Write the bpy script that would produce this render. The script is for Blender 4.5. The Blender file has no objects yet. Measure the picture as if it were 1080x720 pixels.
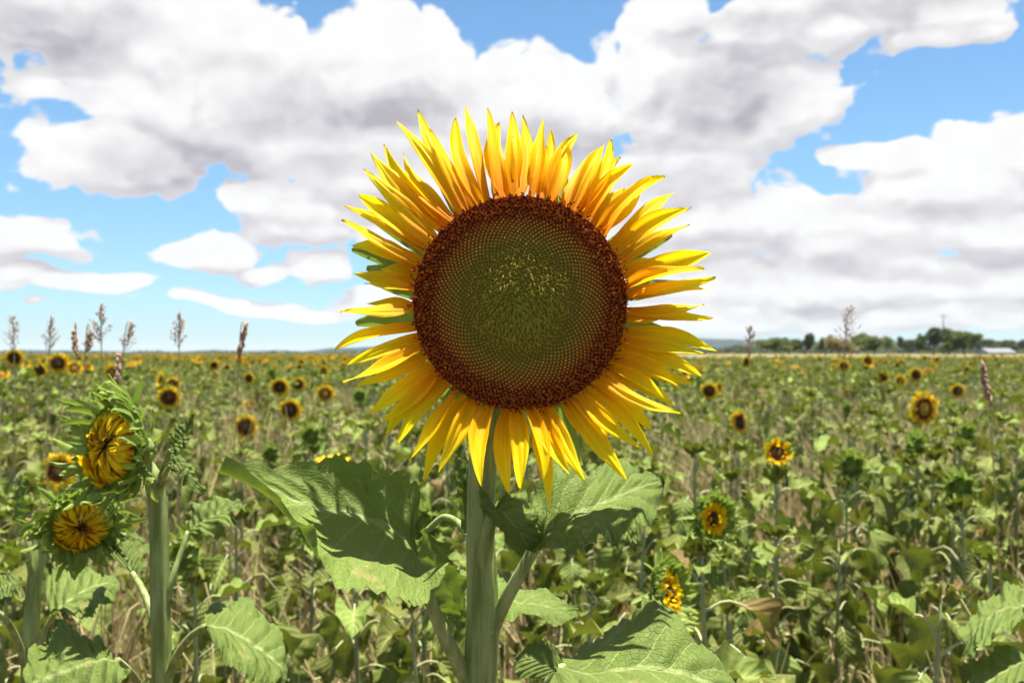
import bpy, math, random
import numpy as np
from mathutils import Vector, Matrix, Euler
R = math.radians
rng = random.Random(7)
nrg = np.random.default_rng(11)
sc = bpy.context.scene
COL = sc.collection

# ------------------------------------------------------------------ camera
CAMZ = 1.5
PITCH = math.atan(12.5/1000)
F = 1000.0
cam_d = bpy.data.cameras.new('camera'); cam = bpy.data.objects.new('camera', cam_d); COL.objects.link(cam)
cam.location = (0, 0, CAMZ); cam.rotation_euler = (math.pi/2+PITCH, 0, 0)
cam_d.sensor_width = 36; cam_d.lens = F/1080*36
cam_d.clip_start = 0.02; cam_d.clip_end = 20000
cam_d.dof.use_dof = True; cam_d.dof.focus_distance = 0.765; cam_d.dof.aperture_fstop = 11
sc.camera = cam
CP, SP = math.cos(PITCH), math.sin(PITCH)
def W(px, py, d):
    x = (px-540)/F*d; y = (360-py)/F*d
    return np.array([x, d*CP - y*SP, CAMZ + d*SP + y*CP])

# ------------------------------------------------------------------ materials
def mat_new(name):
    m = bpy.data.materials.new(name); m.use_nodes = True
    nt = m.node_tree; nt.nodes.clear()
    return m, nt
class N:
    """small node helper"""
    def __init__(s, nt): s.nt = nt
    def n(s, t, **k):
        x = s.nt.nodes.new(t)
        for a, v in k.items(): setattr(x, a, v)
        return x
    def put(s, sock, v):
        if v is None: return
        if isinstance(v, bpy.types.NodeSocket): s.nt.links.new(v, sock)
        else: sock.default_value = v
    def m(s, op, a, b=None, c=None, clamp=False):
        x = s.n('ShaderNodeMath', operation=op, use_clamp=clamp)
        s.put(x.inputs[0], a); s.put(x.inputs[1], b)
        if c is not None: s.put(x.inputs[2], c)
        return x.outputs[0]
    def v(s, op, a, b=None, c=None):
        x = s.n('ShaderNodeVectorMath', operation=op)
        s.put(x.inputs[0], a); s.put(x.inputs[1], b)
        if c is not None: s.put(x.inputs[2], c)
        return x.outputs[1] if op in ('LENGTH', 'DOT_PRODUCT') else x.outputs[0]
    def noise(s, vec, scale, detail=2, rough=.5, dist=0.0, col=False, d2=False):
        x = s.n('ShaderNodeTexNoise')
        if d2: x.noise_dimensions = '2D'
        s.put(x.inputs['Vector'], vec)
        x.inputs['Scale'].default_value = scale; x.inputs['Detail'].default_value = detail
        x.inputs['Roughness'].default_value = rough; x.inputs['Distortion'].default_value = dist
        return x.outputs[1] if col else x.outputs[0]
    def ramp(s, f, stops, interp='LINEAR'):
        x = s.n('ShaderNodeValToRGB'); s.put(x.inputs[0], f); cr = x.color_ramp; cr.interpolation = interp
        while len(cr.elements) < len(stops): cr.elements.new(.5)
        for e, (p, c) in zip(cr.elements, stops):
            e.position = p; e.color = (*c, 1) if len(c) == 3 else c
        return x.outputs[0]
    def mr(s, f, a, b, c=0, d=1, smooth=True):
        x = s.n('ShaderNodeMapRange', interpolation_type='SMOOTHSTEP' if smooth else 'LINEAR')
        s.put(x.inputs[0], f)
        for i, q in enumerate((a, b, c, d)): s.put(x.inputs[i+1], q)
        return x.outputs[0]
    def mix(s, f, a, b, mode='MIX'):
        x = s.n('ShaderNodeMix', data_type='RGBA', blend_type=mode)
        s.put(x.inputs[0], f); s.put(x.inputs[6], (*a, 1) if isinstance(a, tuple) and len(a) == 3 else a)
        s.put(x.inputs[7], (*b, 1) if isinstance(b, tuple) and len(b) == 3 else b)
        return x.outputs[2]
    def out(s, shader, vol=None):
        o = s.n('ShaderNodeOutputMaterial')
        if shader is not None: s.nt.links.new(shader, o.inputs[0])
        if vol is not None: s.nt.links.new(vol, o.inputs[1])
    def surf(s, color, rough=.6, spec=.3, trans=0, tcol=None, bump=None, bstr=.3, bdist=.002, sheen=0):
        p = s.n('ShaderNodeBsdfPrincipled'); s.put(p.inputs['Base Color'], color if not (isinstance(color, tuple) and len(color) == 3) else (*color, 1))
        s.put(p.inputs['Roughness'], rough); s.put(p.inputs['Specular IOR Level'], spec)
        if sheen: p.inputs['Sheen Weight'].default_value = sheen; p.inputs['Sheen Roughness'].default_value = .5
        if bump is not None:
            b = s.n('ShaderNodeBump'); s.put(b.inputs['Height'], bump); b.inputs['Strength'].default_value = bstr
            b.inputs['Distance'].default_value = bdist; s.nt.links.new(b.outputs[0], p.inputs['Normal'])
        if not trans: return p.outputs[0]
        t = s.n('ShaderNodeBsdfTranslucent'); s.put(t.inputs[0], tcol if not (isinstance(tcol, tuple) and len(tcol) == 3) else (*tcol, 1))
        mx = s.n('ShaderNodeMixShader'); mx.inputs[0].default_value = trans
        s.nt.links.new(p.outputs[0], mx.inputs[1]); s.nt.links.new(t.outputs[0], mx.inputs[2])
        return mx.outputs[0]

def leaf_material(name, base, vein, trans_col, trans=.35, fine=True, var=.25):
    m, nt = mat_new(name); g = N(nt)
    uv = g.n('ShaderNodeUVMap').outputs[0]
    sx = g.n('ShaderNodeSeparateXYZ'); nt.links.new(uv, sx.inputs[0]); u, v = sx.outputs[0], sx.outputs[1]
    au = g.m('ABSOLUTE', g.m('MULTIPLY', g.m('SUBTRACT', u, .5), 2))
    nz = g.noise(uv, 5, 2, d2=True)
    tint = g.n('ShaderNodeAttribute', attribute_name='tint').outputs[2]
    # side veins leave the midrib at an angle and curve towards the tip
    vv = g.m('SUBTRACT', v, g.m('MULTIPLY', g.m('POWER', au, .8), .30))
    vv = g.m('ADD', vv, g.m('MULTIPLY', nz, .05))
    fr = g.m('FRACT', g.m('MULTIPLY', vv, 7.0))
    dv = g.m('ABSOLUTE', g.m('SUBTRACT', fr, .5))
    side = g.mr(g.m('ADD', dv, g.m('MULTIPLY', au, .03)), .045, .015)
    mid = g.mr(au, .06, .025)
    veins = g.m('MAXIMUM', side, mid)
    gro = g.mr(dv, .0, .5)                 # pillow between veins
    fine_n = g.noise(uv, 38, 3 if fine else 1, .65, d2=True)
    if fine:
        net = g.n('ShaderNodeTexVoronoi', feature='DISTANCE_TO_EDGE', voronoi_dimensions='2D'); g.put(net.inputs['Vector'], uv); net.inputs['Scale'].default_value = 30
        netv = g.mr(net.outputs[0], .0, .12)
    else: netv = 0.0
    oi = g.n('ShaderNodeObjectInfo').outputs['Random']
    blot = g.noise(uv, 3.2, 2, .6, d2=True)
    hs = g.n('ShaderNodeHueSaturation'); hs.inputs['Color'].default_value = (*base, 1)
    g.put(hs.inputs['Hue'], g.m('ADD', .5, g.m('MULTIPLY', g.m('SUBTRACT', tint, .5), .05)))
    g.put(hs.inputs['Value'], g.m('ADD', 1-var*.8, g.m('ADD', g.m('MULTIPLY', tint, var), g.m('ADD', g.m('MULTIPLY', oi, var*.6), g.m('MULTIPLY', blot, .35)))))
    c = g.mix(g.m('MULTIPLY', fine_n, .3), hs.outputs[0], tuple(x*.7 for x in base))
    # dry yellowing patches, mostly toward the rim
    dry = g.mr(g.m('ADD', g.noise(uv, 4.5, 3, .6, d2=True), g.m('MULTIPLY', au, .12)), .72, .80)
    c = g.mix(g.m('MULTIPLY', dry, .75), c, (.30, .25, .09))
    if not fine: c = g.mix(g.m('MULTIPLY', g.mr(tint, .89, .95), .85), c, (.17, .09, .035))
    c = g.mix(g.m('MULTIPLY', veins, .75), c, vein)
    h = g.m('ADD', g.m('MULTIPLY', gro, .9), g.m('ADD', g.m('MULTIPLY', netv, .16), g.m('MULTIPLY', fine_n, .3)))
    tc = g.mix(g.m('MULTIPLY', veins, .5), trans_col, tuple(x*.6 for x in trans_col))
    s = g.surf(c, .62, .13, trans, tc, h, .95 if fine else .5, .003)
    g.out(s); return m

M = {}
M['leaf'] = leaf_material('sunflower_leaf_near', (.130, .180, .038), (.29, .34, .12), (.19, .28, .02), .26)
M['leaf_field'] = leaf_material('sunflower_leaf_field', (.135, .165, .034), (.36, .35, .12), (.21, .26, .02), .17, False, .95)

def simple(name, col, col2, scale=30, rough=.6, trans=0, tcol=None, bump=.2, spec=.3, attr=False, stretch=None, sheen=0):
    m, nt = mat_new(name); g = N(nt)
    co = g.n('ShaderNodeTexCoord').outputs['Object']
    if stretch: co = g.v('MULTIPLY', co, stretch)
    n = g.noise(co, scale, 4, .6)
    f = g.mr(n, .3, .7)
    if attr:
        t = g.n('ShaderNodeAttribute', attribute_name='tint').outputs[2]
        f = g.m('ADD', g.m('MULTIPLY', f, .5), g.m('MULTIPLY', t, .6), clamp=True)
    c = g.mix(f, col, col2)
    g.out(g.surf(c, rough, spec, trans, tcol, n, bump, .003, sheen)); return m
M['stem'] = simple('stem_green', (.15, .20, .045), (.36, .41, .15), 95, .6, .12, (.4, .5, .1), .3, stretch=(1, 1, .12))
M['stem_field'] = simple('stem_pale', (.17, .21, .08), (.42, .42, .20), 9, .6, attr=True)
M['bract'] = simple('bract_green', (.11, .16, .024), (.28, .34, .06), 50, .6, .25, (.3, .45, .05), .2, attr=True)
M['straw'] = simple('dry_grass', (.50, .34, .18), (.32, .33, .11), 2, .7, .25, (.5, .42, .2), .0, attr=True)
M['panicle'] = simple('seed_head', (.40, .24, .15), (.50, .36, .24), 20, .8, .3, (.5, .3, .2), .0, attr=True)
M['panicle_pale'] = simple('pale_seed_head', (.36, .25, .17), (.42, .32, .22), 20, .8, .3, (.6, .5, .4), .0, attr=True)

def petal_material(name, base, mid, tip, tcol, trans=.5):
    m, nt = mat_new(name); g = N(nt)
    uv = g.n('ShaderNodeUVMap').outputs[0]
    sx = g.n('ShaderNodeSeparateXYZ'); nt.links.new(uv, sx.inputs[0])
    tint = g.n('ShaderNodeAttribute', attribute_name='tint').outputs[2]
    vec = g.n('ShaderNodeCombineXYZ'); g.put(vec.inputs[0], g.m('MULTIPLY', sx.outputs[0], 13)); g.put(vec.inputs[1], g.m('MULTIPLY', sx.outputs[1], 1.3))
    g.put(vec.inputs[2], g.m('MULTIPLY', tint, 20))
    st = g.noise(vec.outputs[0], 1.0, 3, .6)
    v2 = g.m('ADD', sx.outputs[1], g.m('MULTIPLY', g.m('SUBTRACT', st, .5), .3))
    c = g.ramp(v2, [(0, base), (.14, base), (.42, mid), (.8, tip)])
    c = g.mix(g.m('MULTIPLY', g.mr(g.m('ADD', sx.outputs[1], g.m('MULTIPLY', g.m('SUBTRACT', st, .5), .06)), .962, .985), g.mr(tint, .3, .7)), c, (.32, .13, .01))
    hs = g.n('ShaderNodeHueSaturation'); g.put(hs.inputs['Color'], c)
    g.put(hs.inputs['Hue'], g.m('ADD', .494, g.m('MULTIPLY', tint, .012)))
    g.put(hs.inputs['Value'], g.m('ADD', .85, g.m('MULTIPLY', st, .3)))
    g.out(g.surf(hs.outputs[0], .5, .12, trans, g.mix(.5, hs.outputs[0], tcol), st, .7, .0012)); return m
M['petal'] = petal_material('petal_yellow', (.80, .27, .002), (.92, .54, .004), (.94, .77, .010), (.92, .58, .006))
M['petal_bud'] = petal_material('petal_folded', (.80, .42, .004), (.92, .66, .010), (.80, .50, .01), (.92, .58, .006), .3)
M['petal_small'] = petal_material('petal_golden', (.80, .28, .004), (.92, .50, .008), (.94, .68, .02), (.92, .5, .01), .4)

def disc_material(name, stops):
    m, nt = mat_new(name); g = N(nt)
    uv = g.n('ShaderNodeUVMap').outputs[0]
    sx = g.n('ShaderNodeSeparateXYZ'); nt.links.new(uv, sx.inputs[0])
    tint = g.n('ShaderNodeAttribute', attribute_name='tint').outputs[2]   # 0 root of a floret .. 1 its tip
    rr = g.m('ADD', sx.outputs[0], g.m('MULTIPLY', g.m('SUBTRACT', sx.outputs[1], .5), .10))
    tipc = g.ramp(rr, [(p, a) for p, a, b in stops]); roc = g.ramp(rr, [(p, b) for p, a, b in stops])
    c = g.mix(tint, roc, tipc)
    c = g.mix(g.m('MULTIPLY', g.mr(sx.outputs[1], .90, .97), g.m('MULTIPLY', tint, .6)), c, (.75, .42, .06))
    g.out(g.surf(c, .6, .12, .15, c)); return m
M['disc'] = disc_material('disc_florets', [(0, (.36, .34, .032), (.15, .145, .013)), (.54, (.42, .34, .035), (.16, .12, .013)), (.73, (.62, .30, .03), (.18, .065, .012)),
                                            (.84, (.62, .17, .02), (.16, .028, .008)), (1.0, (.62, .14, .014), (.13, .018, .006))])
M['disc_dark'] = disc_material('dark_disc', [(0, (.14, .12, .03), (.05, .04, .012)), (.5, (.18, .09, .03), (.06, .03, .01)), (.8, (.20, .06, .02), (.07, .02, .01)), (1, (.30, .10, .01), (.15, .05, .01))])
M['disc_bud'] = disc_material('budding_disc', [(0, (.06, .03, .01), (.03, .015, .005)), (.22, (.06, .03, .01), (.03, .015, .005)), (.4, (.55, .30, .01), (.3, .13, .008)), (1, (.75, .42, .01), (.5, .2, .008))])
M['disc_orange'] = disc_material('orange_disc', [(0, (.75, .55, .07), (.4, .3, .04)), (.55, (.70, .40, .05), (.35, .18, .03)), (.72, (.16, .04, .015), (.08, .02, .01)), (1, (.45, .13, .01), (.25, .07, .01))])

# ------------------------------------------------------------------ mesh helper
class MB:
    def __init__(s): s.V = []; s.Fc = []; s.UV = []; s.T = []; s.n = 0
    def add(s, V, Fc, UV=None, tint=0.5):
        V = np.asarray(V, float).reshape(-1, 3); k = len(V)
        s.V.append(V); s.Fc.append([tuple(int(i)+s.n for i in f) for f in Fc])
        s.UV.append(np.zeros((k, 2)) if UV is None else np.asarray(UV, float).reshape(-1, 2))
        s.T.append(np.full(k, tint) if np.isscalar(tint) else np.asarray(tint, float).ravel()); s.n += k
    def merge(s, o, off=(0, 0, 0), rotz=0, sc_=1):
        if not o.n: return
        V = np.concatenate(o.V)*sc_; c, t = math.cos(rotz), math.sin(rotz)
        V = np.stack([V[:, 0]*c-V[:, 1]*t, V[:, 0]*t+V[:, 1]*c, V[:, 2]], 1)+np.asarray(off)
        s.add(V, [f for q in o.Fc for f in q], np.concatenate(o.UV), np.concatenate(o.T))
    def mesh(s, name, mat, origin=(0, 0, 0), smooth=True):
        V = np.concatenate(s.V)-np.asarray(origin); Fc = [f for q in s.Fc for f in q]
        me = bpy.data.meshes.new(name); me.from_pydata(V.tolist(), [], Fc)
        li = np.empty(len(me.loops), np.int32); me.loops.foreach_get('vertex_index', li)
        uv = me.uv_layers.new(name='UVMap'); uv.data.foreach_set('uv', np.concatenate(s.UV)[li].astype(np.float32).ravel())
        a = me.attributes.new('tint', 'FLOAT', 'POINT'); a.data.foreach_set('value', np.concatenate(s.T).astype(np.float32))
        if smooth: me.polygons.foreach_set('use_smooth', np.ones(len(me.polygons), bool))
        me.materials.append(mat); me.update(); return me
    def build(s, name, mat, parent=None, origin=(0, 0, 0), smooth=True):
        return link(name, s.mesh(name, mat, origin, smooth), parent)
def link(name, data, parent=None, loc=None):
    o = bpy.data.objects.new(name, data); COL.objects.link(o)
    if parent is not None: o.parent = parent
    if loc is not None: o.location = loc
    return o
def empty(name, loc, rz=0):
    o = link(name, None); o.location = loc; o.rotation_euler = (0, 0, rz); o.empty_display_size = .1; return o
def tag(o, label=None, cat=None, group=None, kind=None):
    for k, v in (('label', label), ('category', cat), ('group', group), ('kind', kind)):
        if v: o[k] = v
    return o

def cr(pts, n):
    """Catmull-Rom resample to n+1 points"""
    P = np.asarray(pts, float); k = len(P)
    E = np.concatenate([[2*P[0]-P[1]], P, [2*P[-1]-P[-2]]])
    out = []
    for i in range(n+1):
        x = i/n*(k-1); j = min(int(x), k-2); t = x-j
        a, b, c, d = E[j], E[j+1], E[j+2], E[j+3]
        out.append(.5*((2*b)+(-a+c)*t+(2*a-5*b+4*c-d)*t*t+(-a+3*b-3*c+d)*t**3))
    return np.array(out)
def gridf(nv, nu, flip=False):
    f = []
    for i in range(nv):
        for j in range(nu):
            a = i*(nu+1)+j; q = (a, a+1, a+nu+2, a+nu+1)
            f.append(q[::-1] if flip else q)
    return f
def norm(v):
    v = np.asarray(v, float); return v/(np.linalg.norm(v, axis=-1, keepdims=True)+1e-12)
def tube(mb, pts, rad, sides=6, tint=.5, seg=None, ribs=0, cap=True):
    P = cr(pts, seg) if seg else np.asarray(pts, float)
    n = len(P); rad = np.interp(np.linspace(0, 1, n), np.linspace(0, 1, len(rad)), rad) if not np.isscalar(rad) else np.full(n, rad)
    T = norm(np.gradient(P, axis=0)); up = np.array([1., 0, 0]) if abs(T[0][0]) < .8 else np.array([0, 1., 0])
    V = []; UV = []
    for i in range(n):
        up = norm(up-T[i]*np.dot(up, T[i])); b = np.cross(T[i], up)
        for j in range(sides):
            a = 2*math.pi*j/sides; r = rad[i]*(1+(.09*math.cos(a*ribs+math.sin(i*.13)*.6)+.03*math.cos(a*3+i*.05) if ribs else 0))
            V.append(P[i]+(up*math.cos(a)+b*math.sin(a))*r); UV.append((j/sides, i/(n-1)))
    Fc = [(i*sides+j, i*sides+(j+1) % sides, (i+1)*sides+(j+1) % sides, (i+1)*sides+j) for i in range(n-1) for j in range(sides)]
    if cap: Fc += [tuple(range((n-1)*sides, n*sides)), tuple(range(sides-1, -1, -1))]
    mb.add(V, Fc, UV, tint)

def leaf_surface(mb, st, nv=10, nu=3, serr=.0, teeth=18, wave=.0, wf=4, cup=0.0, tint=.5, seed=0, rough=0.0, curl=0.0, uvflip=False):
    """st: stations (edge A, mid, edge B) from base to tip; nu strips on each side"""
    r = random.Random(seed)
    if serr and nv > 15: nv = max(nv, teeth*3)
    A = cr([s[0] for s in st], nv); C = cr([s[1] for s in st], nv); B = cr([s[2] for s in st], nv)
    V = []; UV = []; ph = r.random()*6; ph2 = r.random()*6
    jag = [r.uniform(-1, 1) for _ in range(nv+1)]; jag2 = [r.uniform(-1, 1) for _ in range(nv+1)]
    Tn = norm(np.gradient(C, axis=0))
    for i in range(nv+1):
        v = i/nv
        for j in range(-nu, nu+1):
            s = abs(j)/nu; E = A[i] if j < 0 else B[i]; jg = jag if j < 0 else jag2
            sg = -1 if j < 0 else 1
            nn = norm(np.cross(B[i]-A[i], Tn[i])); w = np.linalg.norm(E-C[i])
            ds = serr*(((v*teeth+(.3 if j < 0 else 0)) % 1.0)*-1+.5)*s*s+serr*.5*jg[i]*s*s
            q = C[i]+(E-C[i])*(s+ds)
            q = q+nn*w*(cup*s*(1-s)*2)
            q = q+nn*wave*s*s*(math.sin(v*wf*6.28+(ph if j < 0 else ph2))+.5*math.sin(v*wf*14+ph2+s*2))
            if rough: q = q+nn*rough*(math.sin(v*43+s*9*sg+ph)*math.sin(s*8+ph2+v*9))
            if curl: q = q-nn*curl*max(0, s-.72)**2*10*(.6+.4*math.sin(v*20+ph))
            V.append(q); UV.append((.5+.5*s*sg, v))
    mb.add(V, gridf(nv, 2*nu), UV, tint)

WT = ([0, .06, .16, .28, .42, .58, .74, .88, 1], [.12, .55, .88, 1, .93, .72, .45, .2, .01])
def leaf_param(L, Wd, a0, a1, az, fold=.3, roll=0.0, base=(0, 0, 0), n=7):
    """stations of a leaf leaving `base` toward azimuth az with pitch a0 bending to a1 (radians, up +)"""
    p = np.array(base, float); st = []; h = np.array([math.cos(az), math.sin(az), 0.]); sd = np.array([-math.sin(az), math.cos(az), 0.])
    for i in range(n+1):
        t = i/n; a = a0+(a1-a0)*min(1, t*1.35)
        d = h*math.cos(a)+np.array([0, 0, 1.])*math.sin(a); nn = -h*math.sin(a)+np.array([0, 0, 1.])*math.cos(a)
        if i: p = p+d*L/n
        w = Wd*.5*np.interp(t, *WT); f = fold*(1-.3*t)
        s1 = sd*math.cos(roll)+nn*math.sin(roll); n1 = np.cross(d, s1)*1.0
        if np.dot(n1, nn) < 0: n1 = -n1
        back = -d*(.18*Wd if i == 0 else 0)*1.0
        A = p+(-s1*math.cos(f)+n1*math.sin(f))*w+back; B = p+(s1*math.cos(f)+n1*math.sin(f))*w+back
        st.append((A, p.copy(), B))
    return st

# ------------------------------------------------------------------ field plants: variants
H0 = 1.1
class Variant: pass
def make_variant(k, seed, leafy=1.0, nl=15):
    r = random.Random(seed); v = Variant(); v.leaves = []
    bend = r.uniform(-.03, .03); by = r.uniform(-.02, .02)
    stem = MB(); sp = [(0, 0, -.02), (bend*.6, by, H0*.35), (bend, by*1.5, H0*.7), (0, 0, H0)]
    S = cr(sp, 10); tube(stem, S, [.011, .010, .008, .0035], 6, .15)
    az = r.random()*6.28
    for i in range(nl+7):
        t = .22+.76*(i+r.uniform(-.3, .3))/nl; t = min(t, .985); az += 2.4+r.uniform(-.3, .3)
        if i >= nl: t = .975+.0035*(i-nl)
        o = S[int(t*10)]*(1-(t*10) % 1)+S[min(10, int(t*10)+1)]*((t*10) % 1)
        size = (.075+.10*math.sin(min(1, (1-t)*2.2)*1.57))*r.uniform(.68, 1.22)
        pl = size*r.uniform(.5, .9); h = np.array([math.cos(az), math.sin(az), 0])
        droop = r.random(); young = t > .86
        if i >= nl: size = r.uniform(.045, .075); pl = .012
        up = r.uniform(.5, .9) if young else r.uniform(.25, .7)
        p1 = o+h*pl*.5+np.array([0, 0, pl*up*.8]); p2 = o+h*pl+np.array([0, 0, pl*(up*.7 if young else up*.5)])
        lf = MB(); tube(lf, [o, p1, p2], [.0035, .0028, .0022], 4, .9, 5, cap=False)
        if i >= nl: a0, a1 = r.uniform(.6, 1.3), r.uniform(-.3, .9)
        elif young: a0, a1 = r.uniform(.2, .7), r.uniform(-.9, .2)
        elif droop < .78: a0, a1 = r.uniform(-1.0, -.5), r.uniform(-1.6, -1.3)       # wilted, hanging
        else: a0, a1 = r.uniform(-.4, .15), r.uniform(-1.2, -.6)
        st = leaf_param(size, size*r.uniform(.72, .92), a0, a1, az, r.uniform(.1, 1.1), r.uniform(-.5, .5), p2)
        bl = MB(); leaf_surface(bl, st, 9, 3, .12, 9, size*.11, 2, .1, r.random(), seed*31+i)
        v.leaves.append((lf, bl))
    v.stem = stem.mesh('stem', M['stem_field'])
    v.leafme = None
    fol = MB(); pet = MB()
    for lf, bl in v.leaves: pet.merge(lf); fol.merge(bl)
    # blades and petioles in one foliage mesh with two materials
    n0 = sum(len(q) for q in fol.Fc); fol.merge(pet)
    me = fol.mesh('foliage', M['leaf_field']); me.materials.append(M['stem_field'])
    mi = np.zeros(len(me.polygons), np.int32); mi[n0:] = 1; me.polygons.foreach_set('material_index', mi)
    v.fol = me; v.tops = S[-1]
    v.single = []
    return v
def single_leaves(v):
    if v.single: return v.single
    for lf, bl in v.leaves:
        m = MB(); m.merge(bl); n0 = sum(len(q) for q in m.Fc); m.merge(lf)
        me = m.mesh('leaf', M['leaf_field']); me.materials.append(M['stem_field'])
        mi = np.zeros(len(me.polygons), np.int32); mi[n0:] = 1; me.polygons.foreach_set('material_index', mi)
        v.single.append(me)
    return v.single
VAR = [make_variant(k, 100+k*7, nl=rng.choice([18, 20, 23, 25])) for k in range(9)]

# ---- heads of the field plants; face looks along -Y, origin at the disc centre
def disc_mb(Rd, n, dome=.12, size=1.0, lift=1.0, seed=0, flat=False):
    mb = MB(); r = random.Random(seed)
    # carrier surface
    V = [(0, -dome*Rd, 0)]; UV = [(0, .5)]; Fc = []; rings, seg = 8, 40
    for i in range(1, rings+1):
        q = i/rings
        for j in range(seg):
            a = 2*math.pi*j/seg; V.append((Rd*q*math.cos(a), -dome*Rd*(1-q*q)+0, Rd*q*math.sin(a))); UV.append((q, .5))
    for j in range(seg): Fc.append((0, 1+j, 1+(j+1) % seg))
    for i in range(rings-1):
        for j in range(seg): a = 1+i*seg; Fc.append((a+j, a+seg+j, a+seg+(j+1) % seg, a+(j+1) % seg))
    mb.add(V, Fc, UV, 0.0)
    s0 = Rd*math.sqrt(math.pi/n)*.5*size
    extra = int(n*.30) if n > 1000 else 0; core = int(n*.16) if n > 1000 else 0
    for i in range(n+extra+core):
        rd = r.random(); out_ = i >= n
        if i >= n+extra: out_ = False; q = .5*math.sqrt(r.random()); a = r.random()*6.2832
        elif out_: q = r.uniform(.83, 1.0)+.06*r.random()**2; a = r.random()*6.2832
        else: q = math.sqrt((i+.5)/n); a = i*2.399963
        if n > 1000 and q < .5 and not out_: q += r.uniform(-.5, .5)*s0/Rd*(1-q*1.6); a += r.uniform(-.5, .5)*s0/Rd/max(q, .1)*(1-q*1.6)
        c = np.array([Rd*q*math.cos(a), -dome*Rd*(1-q*q), Rd*q*math.sin(a)])
        er = np.array([math.cos(a), 0, math.sin(a)]); et = np.array([-math.sin(a), 0, math.cos(a)]); w = s0
        if out_: hgt = s0*r.uniform(2.0, 5.0)*lift; lean = er*r.uniform(-.6, 1.6)+et*r.uniform(-1.1, 1.1); k = .5; w = s0*r.uniform(.5, .85)
        elif q < .56: hgt = s0*1.7*lift; f_ = min(1, (.56-q)*5); lean = (er*r.uniform(-3.2, .4)+et*r.uniform(-2.2, 2.2))*f_; k = .75; lean[2] += 1.6*f_; w = s0*r.uniform(.5, .85)
        elif q < .77+.07*r.random()**2: hgt = s0*1.5*lift; lean = er*.1+et*r.uniform(-.2, .2); k = .8
        else: hgt = s0*r.uniform(1.4, 3.6)*lift; lean = er*r.uniform(-.5, .9)+et*r.uniform(-.7, .7); k = .6; w = s0*r.uniform(.55, .95)
        tip = c+np.array([0, -1., 0])*hgt+lean*s0
        m_ = c+np.array([0, -1., 0])*hgt*.55+lean*s0*.35
        V = []; T = []
        for j in range(5):
            b = 2*math.pi*j/5; d = er*math.cos(b)+et*math.sin(b); V.append(c+d*w*.95); T.append(0)
        for j in range(5):
            b = 2*math.pi*j/5; d = er*math.cos(b)+et*math.sin(b); V.append(m_+d*w*k); T.append(.4)
        if hgt == s0*1.5*lift or q < .56 and not out_:
            V.append(tip); T.append(1.0); Fc = [(j, 5+j, 5+(j+1) % 5, (j+1) % 5) for j in range(5)]+[(5+j, 10, 5+(j+1) % 5) for j in range(5)]
        else:   # open floret: flared rim with a dark throat
            for j in range(5):
                b = 2*math.pi*j/5; d = er*math.cos(b)+et*math.sin(b); V.append(tip+d*w*.8*(1.3 if j % 2 else .8)); T.append(1.0)
            V.append(tip+np.array([0, .6, 0])*s0); T.append(0.0)
            Fc = [(j, 5+j, 5+(j+1) % 5, (j+1) % 5) for j in range(5)]+[(5+j, 10+j, 10+(j+1) % 5, 5+(j+1) % 5) for j in range(5)]+[(10+j, 15, 10+(j+1) % 5) for j in range(5)]
        mb.add(V, Fc, [(min(q, 1), rd)]*len(V), T)
    return mb
def petal_surface(mb, base, tip, nrm, w, bulge=0, side=0, twist0=0, twist1=0, fold=.3, nv=12, nu=3, tint=.5, prof=None, seed=0, groove=.06, vee=0.0):
    r = random.Random(seed); b = np.asarray(base, float); t = np.asarray(tip, float); ax = t-b; L = np.linalg.norm(ax); ax = ax/L
    nr = norm(np.asarray(nrm, float)-ax*np.dot(nrm, ax)); sd = np.cross(ax, nr)
    prof = prof or ([0, .12, .3, .48, .66, .82, .93, 1], [.42, .62, .9, 1.0, .82, .5, .24, .02])
    C = [b+ax*L*(i/nv)+nr*bulge*L*math.sin(math.pi*i/nv)+sd*side*L*math.sin(math.pi*(i/nv)) for i in range(nv+1)]; C = np.array(C)
    T = norm(np.gradient(C, axis=0)); V = []; UV = []; ph = r.random()*6
    for i in range(nv+1):
        v = i/nv; a = twist0+(twist1-twist0)*v; n1 = norm(nr-T[i]*np.dot(nr, T[i])); s1 = np.cross(T[i], n1)
        sx = s1*math.cos(a)+n1*math.sin(a); nx = n1*math.cos(a)-s1*math.sin(a); ww = w*.5*np.interp(v, *prof)
        ww *= 1+.06*math.sin(v*9+ph)
        for j in range(-nu, nu+1):
            s = j/nu; q = C[i]+sx*ww*s*math.cos(fold*abs(s))+nx*ww*(math.sin(fold)*s*s)+nx*ww*(groove*2*math.cos(s*9.4)*min(1, (1-v)*3))+nx*ww*vee*abs(s)
            q = q+nx*w*.10*math.sin(v*7+ph+s)*s
            V.append(q); UV.append((.5+s*.5, v))
    mb.add(V, gridf(nv, 2*nu), UV, tint)
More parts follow.
